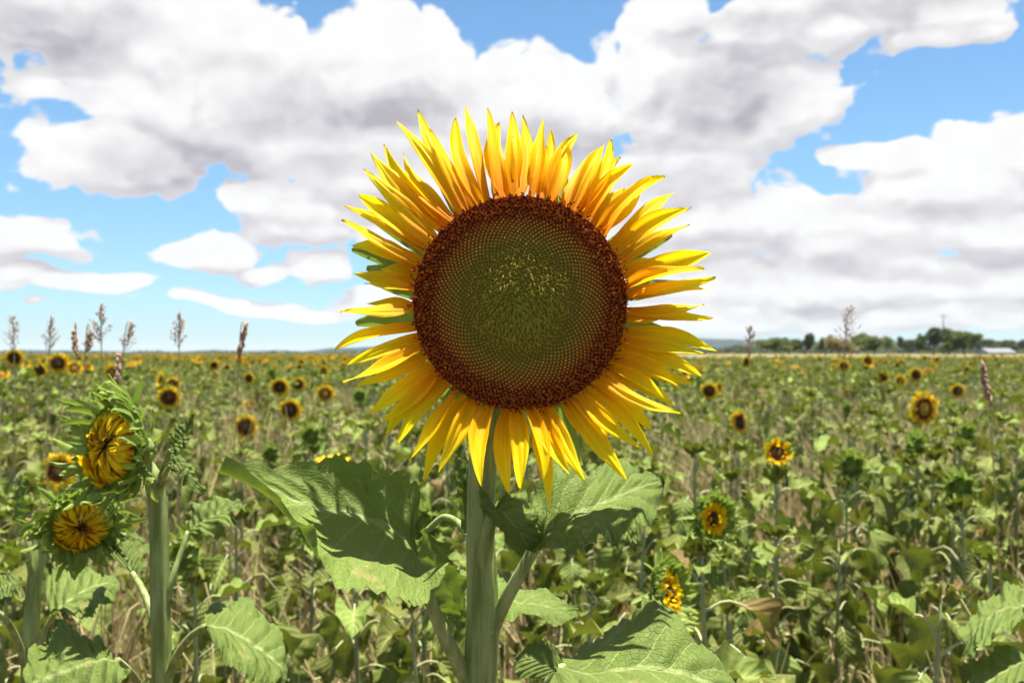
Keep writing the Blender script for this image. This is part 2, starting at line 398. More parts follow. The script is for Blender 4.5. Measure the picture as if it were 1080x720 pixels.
def bract_mb(base, tip, nrm, w, hook=0, bulge=.1, tint=.5, nv=8, seed=0):
    """narrow pointed bract: thick, tapering, tip hooked along nrm"""
    mb = MB(); b = np.asarray(base, float); t = np.asarray(tip, float); L = np.linalg.norm(t-b); nr = norm(nrm)
    p1 = b+(t-b)*.35+nr*bulge*L; p2 = b+(t-b)*.75+nr*bulge*L*.7; p3 = t-nr*hook*L; P = cr([b, p1, p2, t, p3] if hook else [b, p1, p2, t], nv)
    T = norm(np.gradient(P, axis=0)); V = []; UV = []
    for i in range(nv+1):
        v = i/nv; n1 = norm(nr-T[i]*np.dot(nr, T[i])); s1 = np.cross(T[i], n1); ww = w*.5*np.interp(v, [0, .15, .35, .7, 1], [.8, 1, .8, .3, .04])
        for s, hh in ((-1, .25), (-.5, 0), (0, -.12), (.5, 0), (1, .25)): V.append(P[i]+s1*ww*s+n1*ww*hh); UV.append((.5+s*.5, v))
    mb.add(V, gridf(nv, 4), UV, tint); return mb
def back_mb(Rd, depth=.45, neck=True, nl=.05, nr=.006, tilt=0):
    mb = MB(); V = []; UV = []; seg = 20
    prof = [(1.0, -.02), (1.06, .08), (.98, .22), (.75, .36), (.4, depth), (.12, depth+.05)]
    for r_, y in prof:
        for j in range(seg): a = 2*math.pi*j/seg; V.append((Rd*r_*math.cos(a), Rd*y, Rd*r_*math.sin(a))); UV.append((0, 0))
    Fc = [(i*seg+j, i*seg+(j+1) % seg, (i+1)*seg+(j+1) % seg, (i+1)*seg+j) for i in range(len(prof)-1) for j in range(seg)]
    mb.add(V, Fc, UV, .3)
    if neck: tube(mb, [(0, Rd*(depth-.1), 0), (0, Rd*depth+nl*.35, -nl*.05), (0, Rd*depth+nl*.6, -nl*.5), (0, Rd*depth+nl*.6, -nl*1.3)], [nr*1.4, nr, nr, nr], 7, .3, 8)
    return mb
NECK = lambda Rd, nl: np.array([0, Rd*.45+nl*.6, -nl*1.3])

def ring_petals(Rd, n, L, w, seed, open_=1.0, jitter=.15, two=True):
    """list of petal MBs. open_=1 flat ring, <0 folded in over the disc"""
    r = random.Random(seed); out = []
    for i in range(n):
        a = 2*math.pi*(i+r.uniform(-.3, .3))/n; er = np.array([math.cos(a), 0, math.sin(a)])
        Li = L*r.uniform(.8, 1.1)*(.9 if i % 2 else 1)
        op = open_+r.uniform(-jitter, jitter)
        b = er*Rd*.97+np.array([0, .03*Rd*(i % 2), 0]); t = b+er*Li*math.sin(op*1.57)+np.array([0, -1, 0])*Li*math.cos(op*1.57)*.8
        m = MB(); petal_surface(m, b, t, er*(.3-op*.3)+np.array([0, -1., 0]), w*r.uniform(.8, 1.15), bulge=.07 if op > .5 else -.25, twist0=r.uniform(-.2, .2), twist1=r.uniform(-.5, .5), nv=6, nu=2, tint=r.random(), seed=seed*99+i)
        out.append(m)
    return out
def closed_petals(Rd, n, L, w, seed, q0=.10, q1=.38):
    """petals arching from the rim inward over the disc"""
    r = random.Random(seed); out = []
    for i in range(n):
        a = 2*math.pi*(i+r.uniform(-.3, .3))/n; er = np.array([math.cos(a), 0, math.sin(a)])
        q = r.uniform(q0, q1); b = er*Rd*r.uniform(.86, .98)
        t = er*Rd*q+np.array([0, -Rd*r.uniform(.12, .42)*(1-.4*q), 0])+np.array([r.uniform(-.1, .1), 0, r.uniform(-.1, .1)])*Rd
        m = MB(); petal_surface(m, b, t, er*.5+np.array([0, -1., 0]), w*r.uniform(.8, 1.2), bulge=r.uniform(.03, .16), side=r.uniform(-.12, .12), twist0=r.uniform(-.5, .5), twist1=r.uniform(-.8, .8), nv=8, nu=2, tint=r.random(), seed=seed*77+i, fold=.7, groove=.12)
        out.append(m)
    return out
def crown_bracts(Rd, n, L, w, seed, flare=.6, hook=.25):
    r = random.Random(seed); out = []
    for k, (rr, yy, fl) in enumerate(((1.02, .05, flare*.6), (1.05, .16, flare), (.95, .30, flare*1.3))):
        for i in range(n):
            a = 2*math.pi*(i+k*.33+r.uniform(-.3, .3))/n; er = np.array([math.cos(a), 0, math.sin(a)]); et = np.array([-math.sin(a), 0, math.cos(a)])
            f = fl*r.uniform(.5, 1.4); Li = L*r.uniform(.7, 1.3)
            b = er*Rd*rr+np.array([0, Rd*yy, 0]); t = b+norm(er*math.sin(f*1.4)+np.array([0, -1, 0])*math.cos(f*1.4)+et*r.uniform(-.5, .5))*Li
            out.append(bract_mb(b, t, er+et*r.uniform(-.4, .4), w*r.uniform(.8, 1.2), hook=r.uniform(0, hook)*(1 if r.random() < .6 else -1), tint=r.random(), bulge=.15))
    return out
def merged(l):
    m = MB()
    for q in l: m.merge(q)
    return m
HEADS = {}
def head_meshes(kind, big=False):
    key = (kind, big)
    if key in HEADS: return HEADS[key]
    if kind in ('dark', 'orange', 'open', 'faded'):
        Rd = .052
        d = disc_mb(Rd, 260 if big else 90, .15 if kind != 'orange' else .2, 1.1, .8, 3)
        ps = ring_petals(Rd, 30 if big else 24, .052 if kind != 'dark' else .044, .022, 5, 1.0 if kind != 'faded' else .75, .2)
        br = merged(crown_bracts(Rd, 10, .035, .014, 8, .8))
        res = dict(Rd=Rd, disc=d.mesh('disc', M['disc_orange' if kind in ('orange', 'faded') else 'disc_dark']), pm=M['petal_small'], petals=ps, bracts=br)
    elif kind == 'half':            # petals half open, upright around the disc
        Rd = .045; d = disc_mb(Rd, 90, .15, 1.1, .8, 3)
        ps = ring_petals(Rd, 26, .05, .02, 6, .55, .4); br = merged(crown_bracts(Rd, 18, .05, .014, 9, .8))
        res = dict(Rd=Rd, disc=d.mesh('disc', M['disc_dark']), pm=M['petal_small'], petals=ps, bracts=br)
    elif kind == 'opening':         # thick green collar, petals just spreading
        Rd = .034; d = disc_mb(.015, 60, .5, 1.1, .8, 3)
        ps = ring_petals(.016, 22, .027, .012, 7, .78, .2)+ring_petals(.013, 16, .020, .010, 8, .35, .3)
        br = merged(crown_bracts(Rd, 26, .026, .012, 10, .45)+crown_bracts(Rd, 12, .034, .010, 11, .9, .6))
        res = dict(Rd=Rd, disc=d.mesh('disc', M['disc_dark']), pm=M['petal'], petals=ps, bracts=br)
    elif kind == 'cup':             # petals cupped inward, dark centre showing in part
        Rd = .026; d = disc_mb(.024, 80, .3, 1.1, .8, 3)
        ps = ring_petals(.025, 24, .027, .014, 17, .7, .25)+ring_petals(.022, 9, .022, .014, 18, .2, .3)
        br = merged(crown_bracts(Rd, 12, .024, .011, 19, .7))
        res = dict(Rd=Rd, disc=d.mesh('disc', M['disc_dark']), pm=M['petal'], petals=ps, bracts=br)
    else:                           # closed green bud
        Rd = .026; d = disc_mb(Rd, 24, .5, 1.1, .8, 3)
        ps = []; br = merged(crown_bracts(Rd, 12, .04, .014, 12, .25, .1)+crown_bracts(Rd, 7, .05, .014, 13, 1.0, .2))
        res = dict(Rd=Rd, disc=d.mesh('disc', M['bract']), pm=None, petals=ps, bracts=br)
    bk = back_mb(res['Rd']); bk.merge(res['bracts']); res['back'] = bk.mesh('bract_cup', M['bract'])
    if res['petals']: res['ring'] = merged(res['petals']).mesh('petal_ring', res['pm'])
    if big and res['petals']: res['each'] = [p.mesh('petal', res['pm']) for p in res['petals']]
    HEADS[key] = res; return res

def add_head(root, kind, loc, s=1.0, tilt=0.0, yaw=0.0, big=False):
    h = head_meshes(kind, big)
    d = link('flower_head', h['disc'], root); d.location = loc; d.scale = (s, s, s); d.rotation_euler = (tilt, 0, yaw)
    link('bract_cup', h['back'], d)
    if big and h['petals']:
        for me in h['each']: link('petal', me, d)
    elif h['petals']: link('petal_ring', h['ring'], d)
    return d
def field_plant(hx, hy, hz, v, rz=0, near=False, name='sunflower_plant'):
    """plant whose stem top sits at (hx,hy,hz)"""
    root = empty(name, (hx, hy, 0), rz); s = hz/H0
    st = link('stem', v.stem, root); st.scale = (max(s, .8),)*2+(s,)
    if near:
        for me in single_leaves(v): o = link('leaf', me, root); o.scale = (max(s, .85),)*2+(s,)
    else: o = link('foliage', v.fol, root); o.scale = (max(s, .85),)*2+(s,)
    return root

FL = []   # (px, py, radius px, depth): sight lines kept open to the flowers
# px, py, diameter px, kind, tilt(deg, + looks up), yaw(deg), label
flowers = [
 (15, 377, 22, 'dark', -5, 10, 'small dark-centred sunflower just below the horizon at the far left, left of a pair'),
 (42, 390, 20, 'dark', -12, -10, 'round dark-centred sunflower, left one of a touching pair near the left horizon'),
 (61, 383, 27, 'open', 5, 15, 'ragged golden sunflower, right and larger one of a touching pair near the left horizon'),
 (78, 388, 16, 'faded', 10, 25, 'small faded yellow bloom just right of the ragged golden sunflower at left'),
 (118, 393, 20, 'faded', 0, -20, 'faded orange bloom above the big half-open bud at left'),
 (171, 400, 20, 'half', 20, -50, 'yellow bloom seen edge-on just above a round dark-centred one at left'),
 (182, 405, 18, 'dark', 10, 30, 'small bloom half hidden behind the round dark-centred one at left'),
 (178, 419, 28, 'dark', 0, 5, 'round dark-centred sunflower just up and right of the big half-open bud'),
 (2, 394, 16, 'dark', 0, 0, 'small sunflower cut off by the left edge of the photo'),
 (295, 408, 23, 'dark', -5, 0, 'small dark-centred sunflower, upper left of the cluster left of the giant bloom'),
 (306, 432, 28, 'dark', 0, -5, 'large-centred round sunflower in the middle of the cluster left of the giant bloom'),
 (343, 415, 23, 'orange', 0, 5, 'small orange-centred sunflower nearest the left petals of the giant bloom'),
 (264, 428, 16, 'faded', 25, 20, 'half-closed yellowish bloom directly above a ragged dark-centred sunflower'),
 (259, 450, 31, 'dark', 8, -12, 'ragged dark-centred sunflower, lowest of the cluster left of the giant bloom'),
 (152, 545, 30, 'half', 10, 10, 'small yellow bloom low between the two big buds and their stem at left'),
 (62, 496, 44, 'open', 10, 10, 'open dark red-centred sunflower at left, partly hidden by the big half-open bud'),
 (348, 492, 50, 'open', 58, 0, 'sunflower tipped up at the sky, just showing above the big sunlit leaf'),
 (748, 412, 21, 'dark', 0, -5, 'small dark-centred sunflower just right of the giant bloom'),
 (757, 409, 13, 'half', 0, 40, 'tiny yellow bloom touching the dark-centred one right of the giant bloom'),
 (781, 445, 27, 'half', 5, -55, 'yellow bloom turned sideways in the field right of the giant bloom'),
 (820, 477, 35, 'cup', 18, 0, 'bright half-open sunflower with a heart-shaped dark centre on a thin stem'),
 (752, 547, 46, 'opening', 5, 25, 'green-crowned bud opening to orange petals, right of the giant bloom leaves'),
 (705, 625, 62, 'opening', 15, 55, 'yellow-green opening bud turned right, peeping over a dark leaf at lower centre'),
 (974, 431, 45, 'orange', -3, 22, 'tall golden sunflower with orange centre, the largest bloom in the right field'),
 (931, 397, 16, 'dark', 0, 0, 'tiny dark-centred sunflower, left one of three in the far right field'),
 (966, 395, 18, 'dark', 0, 10, 'tiny sunflower directly above the tall orange-centred bloom'),
 (949, 402, 13, 'faded', 0, 20, 'tiny faded orange bloom between two dark-centred ones in the far right field'),
 (1010, 412, 18, 'dark', 0, 0, 'small dark-centred sunflower to the right of the tall orange-centred bloom'),
 (915, 381, 15, 'half', 15, 10, 'small yellow bloom rising to the foot of the far trees'),
 (896, 415, 14, 'half', 0, -35, 'small yellow bloom seen edge-on, left of the tall orange-centred one'),
 (592, 502, 26, 'half', 10, 0, 'yellow bloom glimpsed between the lower petals of the giant sunflower'),
]
for i, (px, py, dia, kind, tilt, yaw, lab) in enumerate(flowers):
    hm = head_meshes(kind, dia >= 40 and kind in ('orange', 'open', 'opening'))
    real = {'dark': .185, 'open': .205, 'orange': .205, 'faded': .17, 'half': .16, 'opening': .090, 'cup': .100}[kind]
    d = real*F/dia
    if dia < 14: d *= .85
    c = W(px, py, d); s = 1.0; nk = NECK(hm['Rd'], .05)*s
    q = Matrix.Rotation(R(yaw), 3, 'Z') @ Matrix.Rotation(R(-tilt), 3, 'X') @ Vector(nk)
    top = Vector(c)+q
    v = VAR[(i*5+2) % len(VAR)]
    root = field_plant(top.x, top.y, top.z, v, R(i*67 % 360), d < 3.6, 'sunflower')
    big = dia >= 40 and kind in ('orange', 'open', 'opening')
    rz = root.rotation_euler.z
    lc = Matrix.Rotation(-rz, 3, 'Z') @ (Vector(c)-Vector((top.x, top.y, 0)))
    add_head(root, kind, lc, s, R(-tilt), R(yaw)-rz, big)
    tag(root, lab, 'sunflower', 'open sunflowers in the field')
    FL.append((px, py, dia*.55, d))
FL += [(123, 472, 50, 1.05), (85, 555, 40, 1.2)]

# ------------------------------------------------------------------ anonymous plants of the near field
pts = []
def clear_top(px, d, wpx, z):
    """lower the plant so that it does not hide a flower behind it"""
    for fx, fy, fr, fd in FL:
        if fd > d and abs(px-fx) < fr+wpx:
            z = min(z, W(px, fy+fr+4, d)[2])
    return z
gx = 0; y = 2.1
rp = random.Random(5)
cand = []
while y < 10.6:
    x = -y*.60
    while x < y*.60:
        cand.append((x+rp.uniform(-.17, .17), y+rp.uniform(-.2, .2))); x += .40 if y < 5.5 else .50
    y += .40 if y < 5.5 else .50
rp.shuffle(cand); nplain = 0
used_xy = []
LEAFY_LABEL = 'leafy green sunflower plant with drooping wilted leaves and no open bloom'
cand.sort(key=lambda p: p[1])
patchy = lambda x, y: math.sin(x*1.9+1.3*math.sin(y*.8))*math.sin(y*1.25+x*.6+.7)
for (x, y) in cand:
    if nplain >= 285: break
    d = y; px = 540+x/d*F
    if px < -25 or px > 1105: continue
    z = rp.uniform(1.02, 1.24)
    if d < 3.2: z = rp.uniform(.86, 1.05)
    z = min(z, 1.5-d*.022-.04)
    bud = rp.random() < .15
    z = min(clear_top(px, d, .09/d*F, z+(.10 if bud else .03))-(.10 if bud else .03), z)
    if z < .62: continue
    if patchy(x, y) > .62: continue
    v = VAR[rp.randrange(len(VAR))]
    near = d < 3.0
    root = field_plant(x, y, z, v, rp.random()*6.28, near)
    if bud:
        rz = root.rotation_euler.z; h = head_meshes('bud'); nk = Matrix.Rotation(-rz, 3, 'Z') @ Vector(-NECK(h['Rd'], .05))
        add_head(root, 'bud', Vector((0, 0, z))+nk, 1.0, 0, -rz+rp.uniform(-.6, .6))
    tag(root, LEAFY_LABEL, 'sunflower plant', 'leafy sunflower plants of the near field')
    nplain += 1

# ------------------------------------------------------------------ far field: one mass
def gn_instances(name, P, rot, scl, idx, variants, mat=None):
    me = bpy.data.meshes.new(name); me.from_pydata(P.tolist(), [], [])
    a = me.attributes.new('rot', 'FLOAT_VECTOR', 'POINT'); a.data.foreach_set('vector', rot.astype(np.float32).ravel())
    a = me.attributes.new('scl', 'FLOAT', 'POINT'); a.data.foreach_set('value', scl.astype(np.float32))
    a = me.attributes.new('idx', 'INT', 'POINT'); a.data.foreach_set('value', idx.astype(np.int32))
    o = link(name, me); ng = bpy.data.node_groups.new(name, 'GeometryNodeTree')
    ng.interface.new_socket(name='Geometry', in_out='INPUT', socket_type='NodeSocketGeometry')
    ng.interface.new_socket(name='Geometry', in_out='OUTPUT', socket_type='NodeSocketGeometry')
    nn = ng.nodes.new; L = ng.links.new
    gi = nn('NodeGroupInput'); go = nn('NodeGroupOutput')
    def attr(n, t):
        x = nn('GeometryNodeInputNamedAttribute'); x.data_type = t; x.inputs[0].default_value = n; return x.outputs[0]
    src = gi.outputs[0]; outs = []
    for k, objs in enumerate(variants):
        jn = nn('GeometryNodeJoinGeometry')
        for ob, off in objs:
            oi = nn('GeometryNodeObjectInfo'); oi.transform_space = 'ORIGINAL'; oi.inputs['Object'].default_value = ob
            tr = nn('GeometryNodeTransform'); tr.inputs['Translation'].default_value = off[:3]
            if len(off) > 3: tr.inputs['Rotation'].default_value = off[3:6]; tr.inputs['Scale'].default_value = (off[6],)*3
            L(oi.outputs['Geometry'], tr.inputs[0]); L(tr.outputs[0], jn.inputs[0])
        cmpn = nn('FunctionNodeCompare'); cmpn.data_type = 'INT'; cmpn.operation = 'EQUAL'
        L(attr('idx', 'INT'), cmpn.inputs[2]); cmpn.inputs[3].default_value = k
        ip = nn('GeometryNodeInstanceOnPoints'); L(src, ip.inputs['Points']); L(cmpn.outputs[0], ip.inputs['Selection'])
        L(jn.outputs[0], ip.inputs['Instance'])
        er = nn('FunctionNodeEulerToRotation'); L(attr('rot', 'FLOAT_VECTOR'), er.inputs[0]); L(er.outputs[0], ip.inputs['Rotation'])
        L(attr('scl', 'FLOAT'), ip.inputs['Scale']); outs.append(ip)
    jf = nn('GeometryNodeJoinGeometry')
    for ip in outs: L(ip.outputs[0], jf.inputs[0])
    L(jf.outputs[0], go.inputs[0])
    md = o.modifiers.new('field', 'NODES'); md.node_group = ng
    return o
def src_obj(me):
    for o in bpy.data.objects:
        if o.type == 'MESH' and o.data == me: return o
def ground_z(x, y):
    # the land rises a little beyond the crop on the right
    t = np.clip((y-92)/75, 0, 1); s = np.clip((x-2)/45, 0, 1)
    return 1.12*t*t*(3-2*t)*s
def scatter(y0, y1, dens, seed):
    g = np.random.default_rng(seed); n = int((y1*y1-y0*y0)*.5*1.36*dens)
    y = np.sqrt(g.random(n)*(y1*y1-y0*y0)+y0*y0); x = (g.random(n)*2-1)*y*.68; return x, y
xs, ys = [], []
for a, b, dn in ((10.3, 22, 4.6), (22, 45, 3.0), (45, 90, 1.6), (90, 260, .9)):
    x, y = scatter(a, b, dn, int(a)); 
    x = np.round(x/.75)*.75+nrg.normal(0, .13, len(x)) if b < 50 else x
    xs.append(x); ys.append(y)
X = np.concatenate(xs); Y = np.concatenate(ys)
gs = np.random.default_rng(91)
for (a, b, lim, dn) in ((-2.5, 10.3, 13, 4.2), (10.3, 24, 32, 3.2), (24, 60, 75, 1.6), (60, 240, 260, .35)):     # the crop goes on to both sides
    m_ = int(2*lim*(b-a)*dn); x = gs.uniform(-lim, lim, m_); y = gs.uniform(a, b, m_); k_ = np.abs(x) > np.maximum(.60 if b < 11 else .68, 0)*np.maximum(y, 0)+(.75 if b < 11 else 0)
    k_ &= ~((np.hypot(x, y) < 1.7) | ((y < 1.9) & (np.abs(x) < 1.6)))
    X = np.concatenate([X, x[k_]]); Y = np.concatenate([Y, y[k_]])
keep = ~((Y > 88+nrg.normal(0, 3, len(Y))) & (X > 8+(Y-88)*.05)) & ~((np.sin(X*1.3+1.3*np.sin(Y*.6))*np.sin(Y*.9+X*.5) > .7) & (Y < 40)); X, Y = X[keep], Y[keep]; n = len(X)
variants = []
mesh_obj = {}
def so(me):
    if me.name not in mesh_obj: mesh_obj[me.name] = src_obj(me)
    return mesh_obj[me.name]
for v in VAR[:6]:
    a, b = so(v.stem), so(v.fol)
    if a and b: variants.append([(a, (0, 0, 0)), (b, (0, 0, 0))])
nleafy = len(variants)
for kind, vi, tl, yw, hs_ in (('dark', 0, 5, 10, 1.0), ('faded', 3, -20, -40, .9), ('half', 1, -35, 30, .85), ('faded', 2, 10, 55, .8), ('orange', 4, -12, -15, 1.0), ('half', 5, 25, -60, .9), ('dark', 3, 15, 35, .75), ('cup', 2, -25, 0, 1.2), ('orange', 1, -50, 20, .8)):
    h = head_meshes(kind, False); v = VAR[vi]
    e_ = (R(tl), 0, R(yw)); nk = Euler(e_).to_matrix() @ Vector(NECK(h['Rd'], .05))*hs_; off = (-nk[0], -nk[1], H0-nk[2], *e_, hs_)
    obs = [so(v.stem), so(v.fol), so(h['disc']), so(h['back']), so(h['ring'])]
    if all(obs): variants.append([(obs[0], (0, 0, 0)), (obs[1], (0, 0, 0))]+[(o, off) for o in obs[2:]])
nv_all = len(variants)
pf = np.where(X < -.05*Y, .19, .075)*np.where(Y > 60, 1.3, 1.0); bl = nrg.random(n) < pf
idx = np.where(bl, nrg.integers(nleafy, nv_all, n), nrg.integers(0, nleafy, n))
rotz = np.where(bl, nrg.normal(0, .6, n), nrg.random(n)*6.28)
P = np.stack([X, Y, ground_z(X, Y)], 1); rot = np.stack([nrg.normal(0, .04, n), nrg.normal(0, .04, n), rotz], 1)
scl = nrg.uniform(.90, 1.12, n)+bl*.06
fo = gn_instances('sunflower_field', P, rot, scl, idx, variants)
tag(fo, 'distant crop of sunflowers in bloom stretching to the horizon', 'sunflower field', kind='stuff')

# ------------------------------------------------------------------ weeds and straw between the plants: one mass of blades
def blades(n, seed, y0, y1, hmin, hmax):
    g = np.random.default_rng(seed); x, y = None, None
    y = np.sqrt(g.random(n)*(y1*y1-y0*y0)+y0*y0); x = (g.random(n)*2-1)*y*.66
    cl = g.integers(0, max(1, n//9), n); cx = (g.random(n//9+1)-.5); 
    h = g.uniform(hmin, hmax, n); a = g.random(n)*6.28; lean = np.where(g.random(n) < .45, g.uniform(.02, .2, n), g.uniform(.2, .85, n))*h; w = g.uniform(.002, .0055, n)*(1+y/9)
    dirx, diry = np.cos(a), np.sin(a)
    V = np.zeros((n, 8, 3))
    for k, t in enumerate((0, .4, .75, 1)):
        cxk = x+dirx*lean*t*t; cyk = y+diry*lean*t*t; zk = h*(t-.22*t**3*(lean/h)); ww = w*(1-t*.85)
        V[:, k*2, 0] = cxk-ww; V[:, k*2+1, 0] = cxk+ww; V[:, k*2, 1] = cyk; V[:, k*2+1, 1] = cyk+ww*.5; V[:, k*2, 2] = zk; V[:, k*2+1, 2] = zk
    f = np.arange(n)[:, None, None]*8+np.array([[0, 1, 3, 2], [2, 3, 5, 4], [4, 5, 7, 6]])[None]
    return V.reshape(-1, 3), f.reshape(-1, 4), np.repeat(g.random(n), 8)
def fast_mesh(name, V, Fq, T, mat):
    me = bpy.data.meshes.new(name); me.vertices.add(len(V)); me.vertices.foreach_set('co', V.astype(np.float32).ravel())
    k = Fq.shape[1]; me.loops.add(Fq.size); me.loops.foreach_set('vertex_index', Fq.astype(np.int32).ravel())
    me.polygons.add(len(Fq)); me.polygons.foreach_set('loop_start', (np.arange(len(Fq))*k).astype(np.int32)); me.polygons.foreach_set('loop_total', np.full(len(Fq), k, np.int32))
    a = me.attributes.new('tint', 'FLOAT', 'POINT'); a.data.foreach_set('value', T.astype(np.float32))
    me.materials.append(mat); me.update(calc_edges=True); me.validate(); return me
B1 = blades(4800, 1, 2.0, 5, .2, .85); B2 = blades(34000, 2, 5, 14, .45, 1.20); B3 = blades(30000, 3, 14, 45, .7, 1.32)
off = 0; Vs, Fs, Ts = [], [], []
for v_, f_, t_ in (B1, B2, B3): Vs.append(v_); Fs.append(f_+off); Ts.append(t_); off += len(v_)
w_ = link('weeds', fast_mesh('weeds', np.concatenate(Vs), np.concatenate(Fs), np.concatenate(Ts), M['straw']))
tag(w_, 'straw-coloured grassy weeds growing all through the sunflower crop', 'weeds', kind='stuff')

# dry leaf litter on the soil
g_ = np.random.default_rng(9); n = 9000
y = np.sqrt(g_.random(n)*(144-2.0)+2.0); x = (g_.random(n)*2-1)*y*.66; s = g_.uniform(.015, .06, n); a = g_.random(n)*6.28; z = g_.uniform(.012, .09, n)
V = np.zeros((n, 4, 3))
for k, (du, dv) in enumerate(((-1, -.5), (1, -.4), (.9, .5), (-.8, .6))):
    V[:, k, 0] = x+s*(du*np.cos(a)-dv*np.sin(a)); V[:, k, 1] = y+s*(du*np.sin(a)+dv*np.cos(a)); V[:, k, 2] = z+g_.uniform(-.012, .05, n)
litm = simple('leaf_litter', (.20, .11, .075), (.38, .27, .17), 3, .9, attr=True)
lt = link('leaf_litter', fast_mesh('leaf_litter', V.reshape(-1, 3), np.arange(n*4).reshape(-1, 4), np.repeat(g_.random(n), 4), litm))
tag(lt, 'dry brown leaf litter scattered over the reddish soil', 'leaf litter', kind='stuff')

# ------------------------------------------------------------------ ground
m, nt = mat_new('red_soil'); g = N(nt); co = g.n('ShaderNodeTexCoord').outputs['Object']
n1 = g.noise(co, 3, 5, .6); n2 = g.noise(co, 40, 5, .7); n3 = g.noise(co, .05, 4, .6)
c = g.mix(g.mr(n1, .35, .65), (.075, .043, .032), (.14, .085, .064)); c = g.mix(g.mr(n2, .5, .75), c, (.20, .135, .10))
sp = g.n('ShaderNodeSeparateXYZ'); nt.links.new(co, sp.inputs[0])
far = g.mr(g.m('ADD', sp.outputs[1], g.m('MULTIPLY', n3, 30)), 98, 125)
gr = g.mix(g.noise(co, .03, 4, .6), (.19, .15, .07), (.15, .145, .06))
c = g.mix(far, c, gr)
g.out(g.surf(c, .95, .1, bump=g.m('ADD', n1, g.m('MULTIPLY', n2, .4)), bstr=.8, bdist=.04)); M['soil'] = m
ysn = np.concatenate([np.linspace(-30, 12, 85)[:-1], np.linspace(12, 260, 125)[:-1], np.geomspace(260, 9000, 30)])
xsn = np.concatenate([-np.geomspace(9000, 60, 22), np.linspace(-55, -8, 30), np.linspace(-7.5, 7.5, 60), np.linspace(8, 55, 30), np.geomspace(60, 9000, 22)])
XX, YY = np.meshgrid(xsn, ysn); ZZ = ground_z(XX, YY)
nearm = (np.hypot(XX, YY) < 40)
ZZ = ZZ+nearm*(.03*np.sin(XX*3.1+np.sin(YY*2.3)*1.5)*np.sin(YY*2.7+XX)+.012*np.sin(XX*11+YY*5)*np.sin(YY*13))-.02*nearm
nx, ny = len(xsn), len(ysn)
gf = (np.arange(ny-1)[:, None]*nx+np.arange(nx-1)[None])[..., None]+np.array([0, 1, nx+1, nx])
me = fast_mesh('ground', np.stack([XX, YY, ZZ], -1).reshape(-1, 3), gf.reshape(-1, 4), np.zeros(nx*ny), M['soil'])
me.polygons.foreach_set('use_smooth', np.ones(len(me.polygons), bool))
tag(link('ground', me), 'reddish soil of the sunflower field running to dry grassland', kind='structure')

# distant hills
m, nt = mat_new('wooded_hill'); g = N(nt); co = g.n('ShaderNodeTexCoord').outputs['Object']
g.out(g.surf(g.mix(g.noise(co, .02, 5, .7), (.015, .028, .028), (.03, .045, .035)), .95, .1)); M['hill'] = m
V = []; Fq = []; xs_ = np.linspace(-3600, 3600, 241)
prof_x = [-3600, -1400, -1150, -700, -500, 0, 600, 900, 1300, 1700, 3600]
prof_h = [10, 10, 7, 12, 22, 40, 48, 44, 38, 34, 34]
hz = np.interp(xs_, prof_x, prof_h)*1.0+2.0*np.sin(xs_*.011)+1.5*np.sin(xs_*.031+1)+nrg.normal(0, .8, len(xs_))
rows = [(2900, 0), (3000, .7), (3100, 1.0), (3400, .8), (3700, 0)]
for (yy, q) in rows:
    for x_, h_ in zip(xs_, hz): V.append((x_, yy+nrg.uniform(-10, 10), h_*q-1*(q == 0)))
k = len(xs_); Fq = [(i*k+j, i*k+j+1, (i+1)*k+j+1, (i+1)*k+j) for i in range(len(rows)-1) for j in range(k-1)]
hm_ = MB(); hm_.add(V, Fq); tag(hm_.build('hills', M['hill']), 'low dark wooded ridge on the horizon', kind='structure')

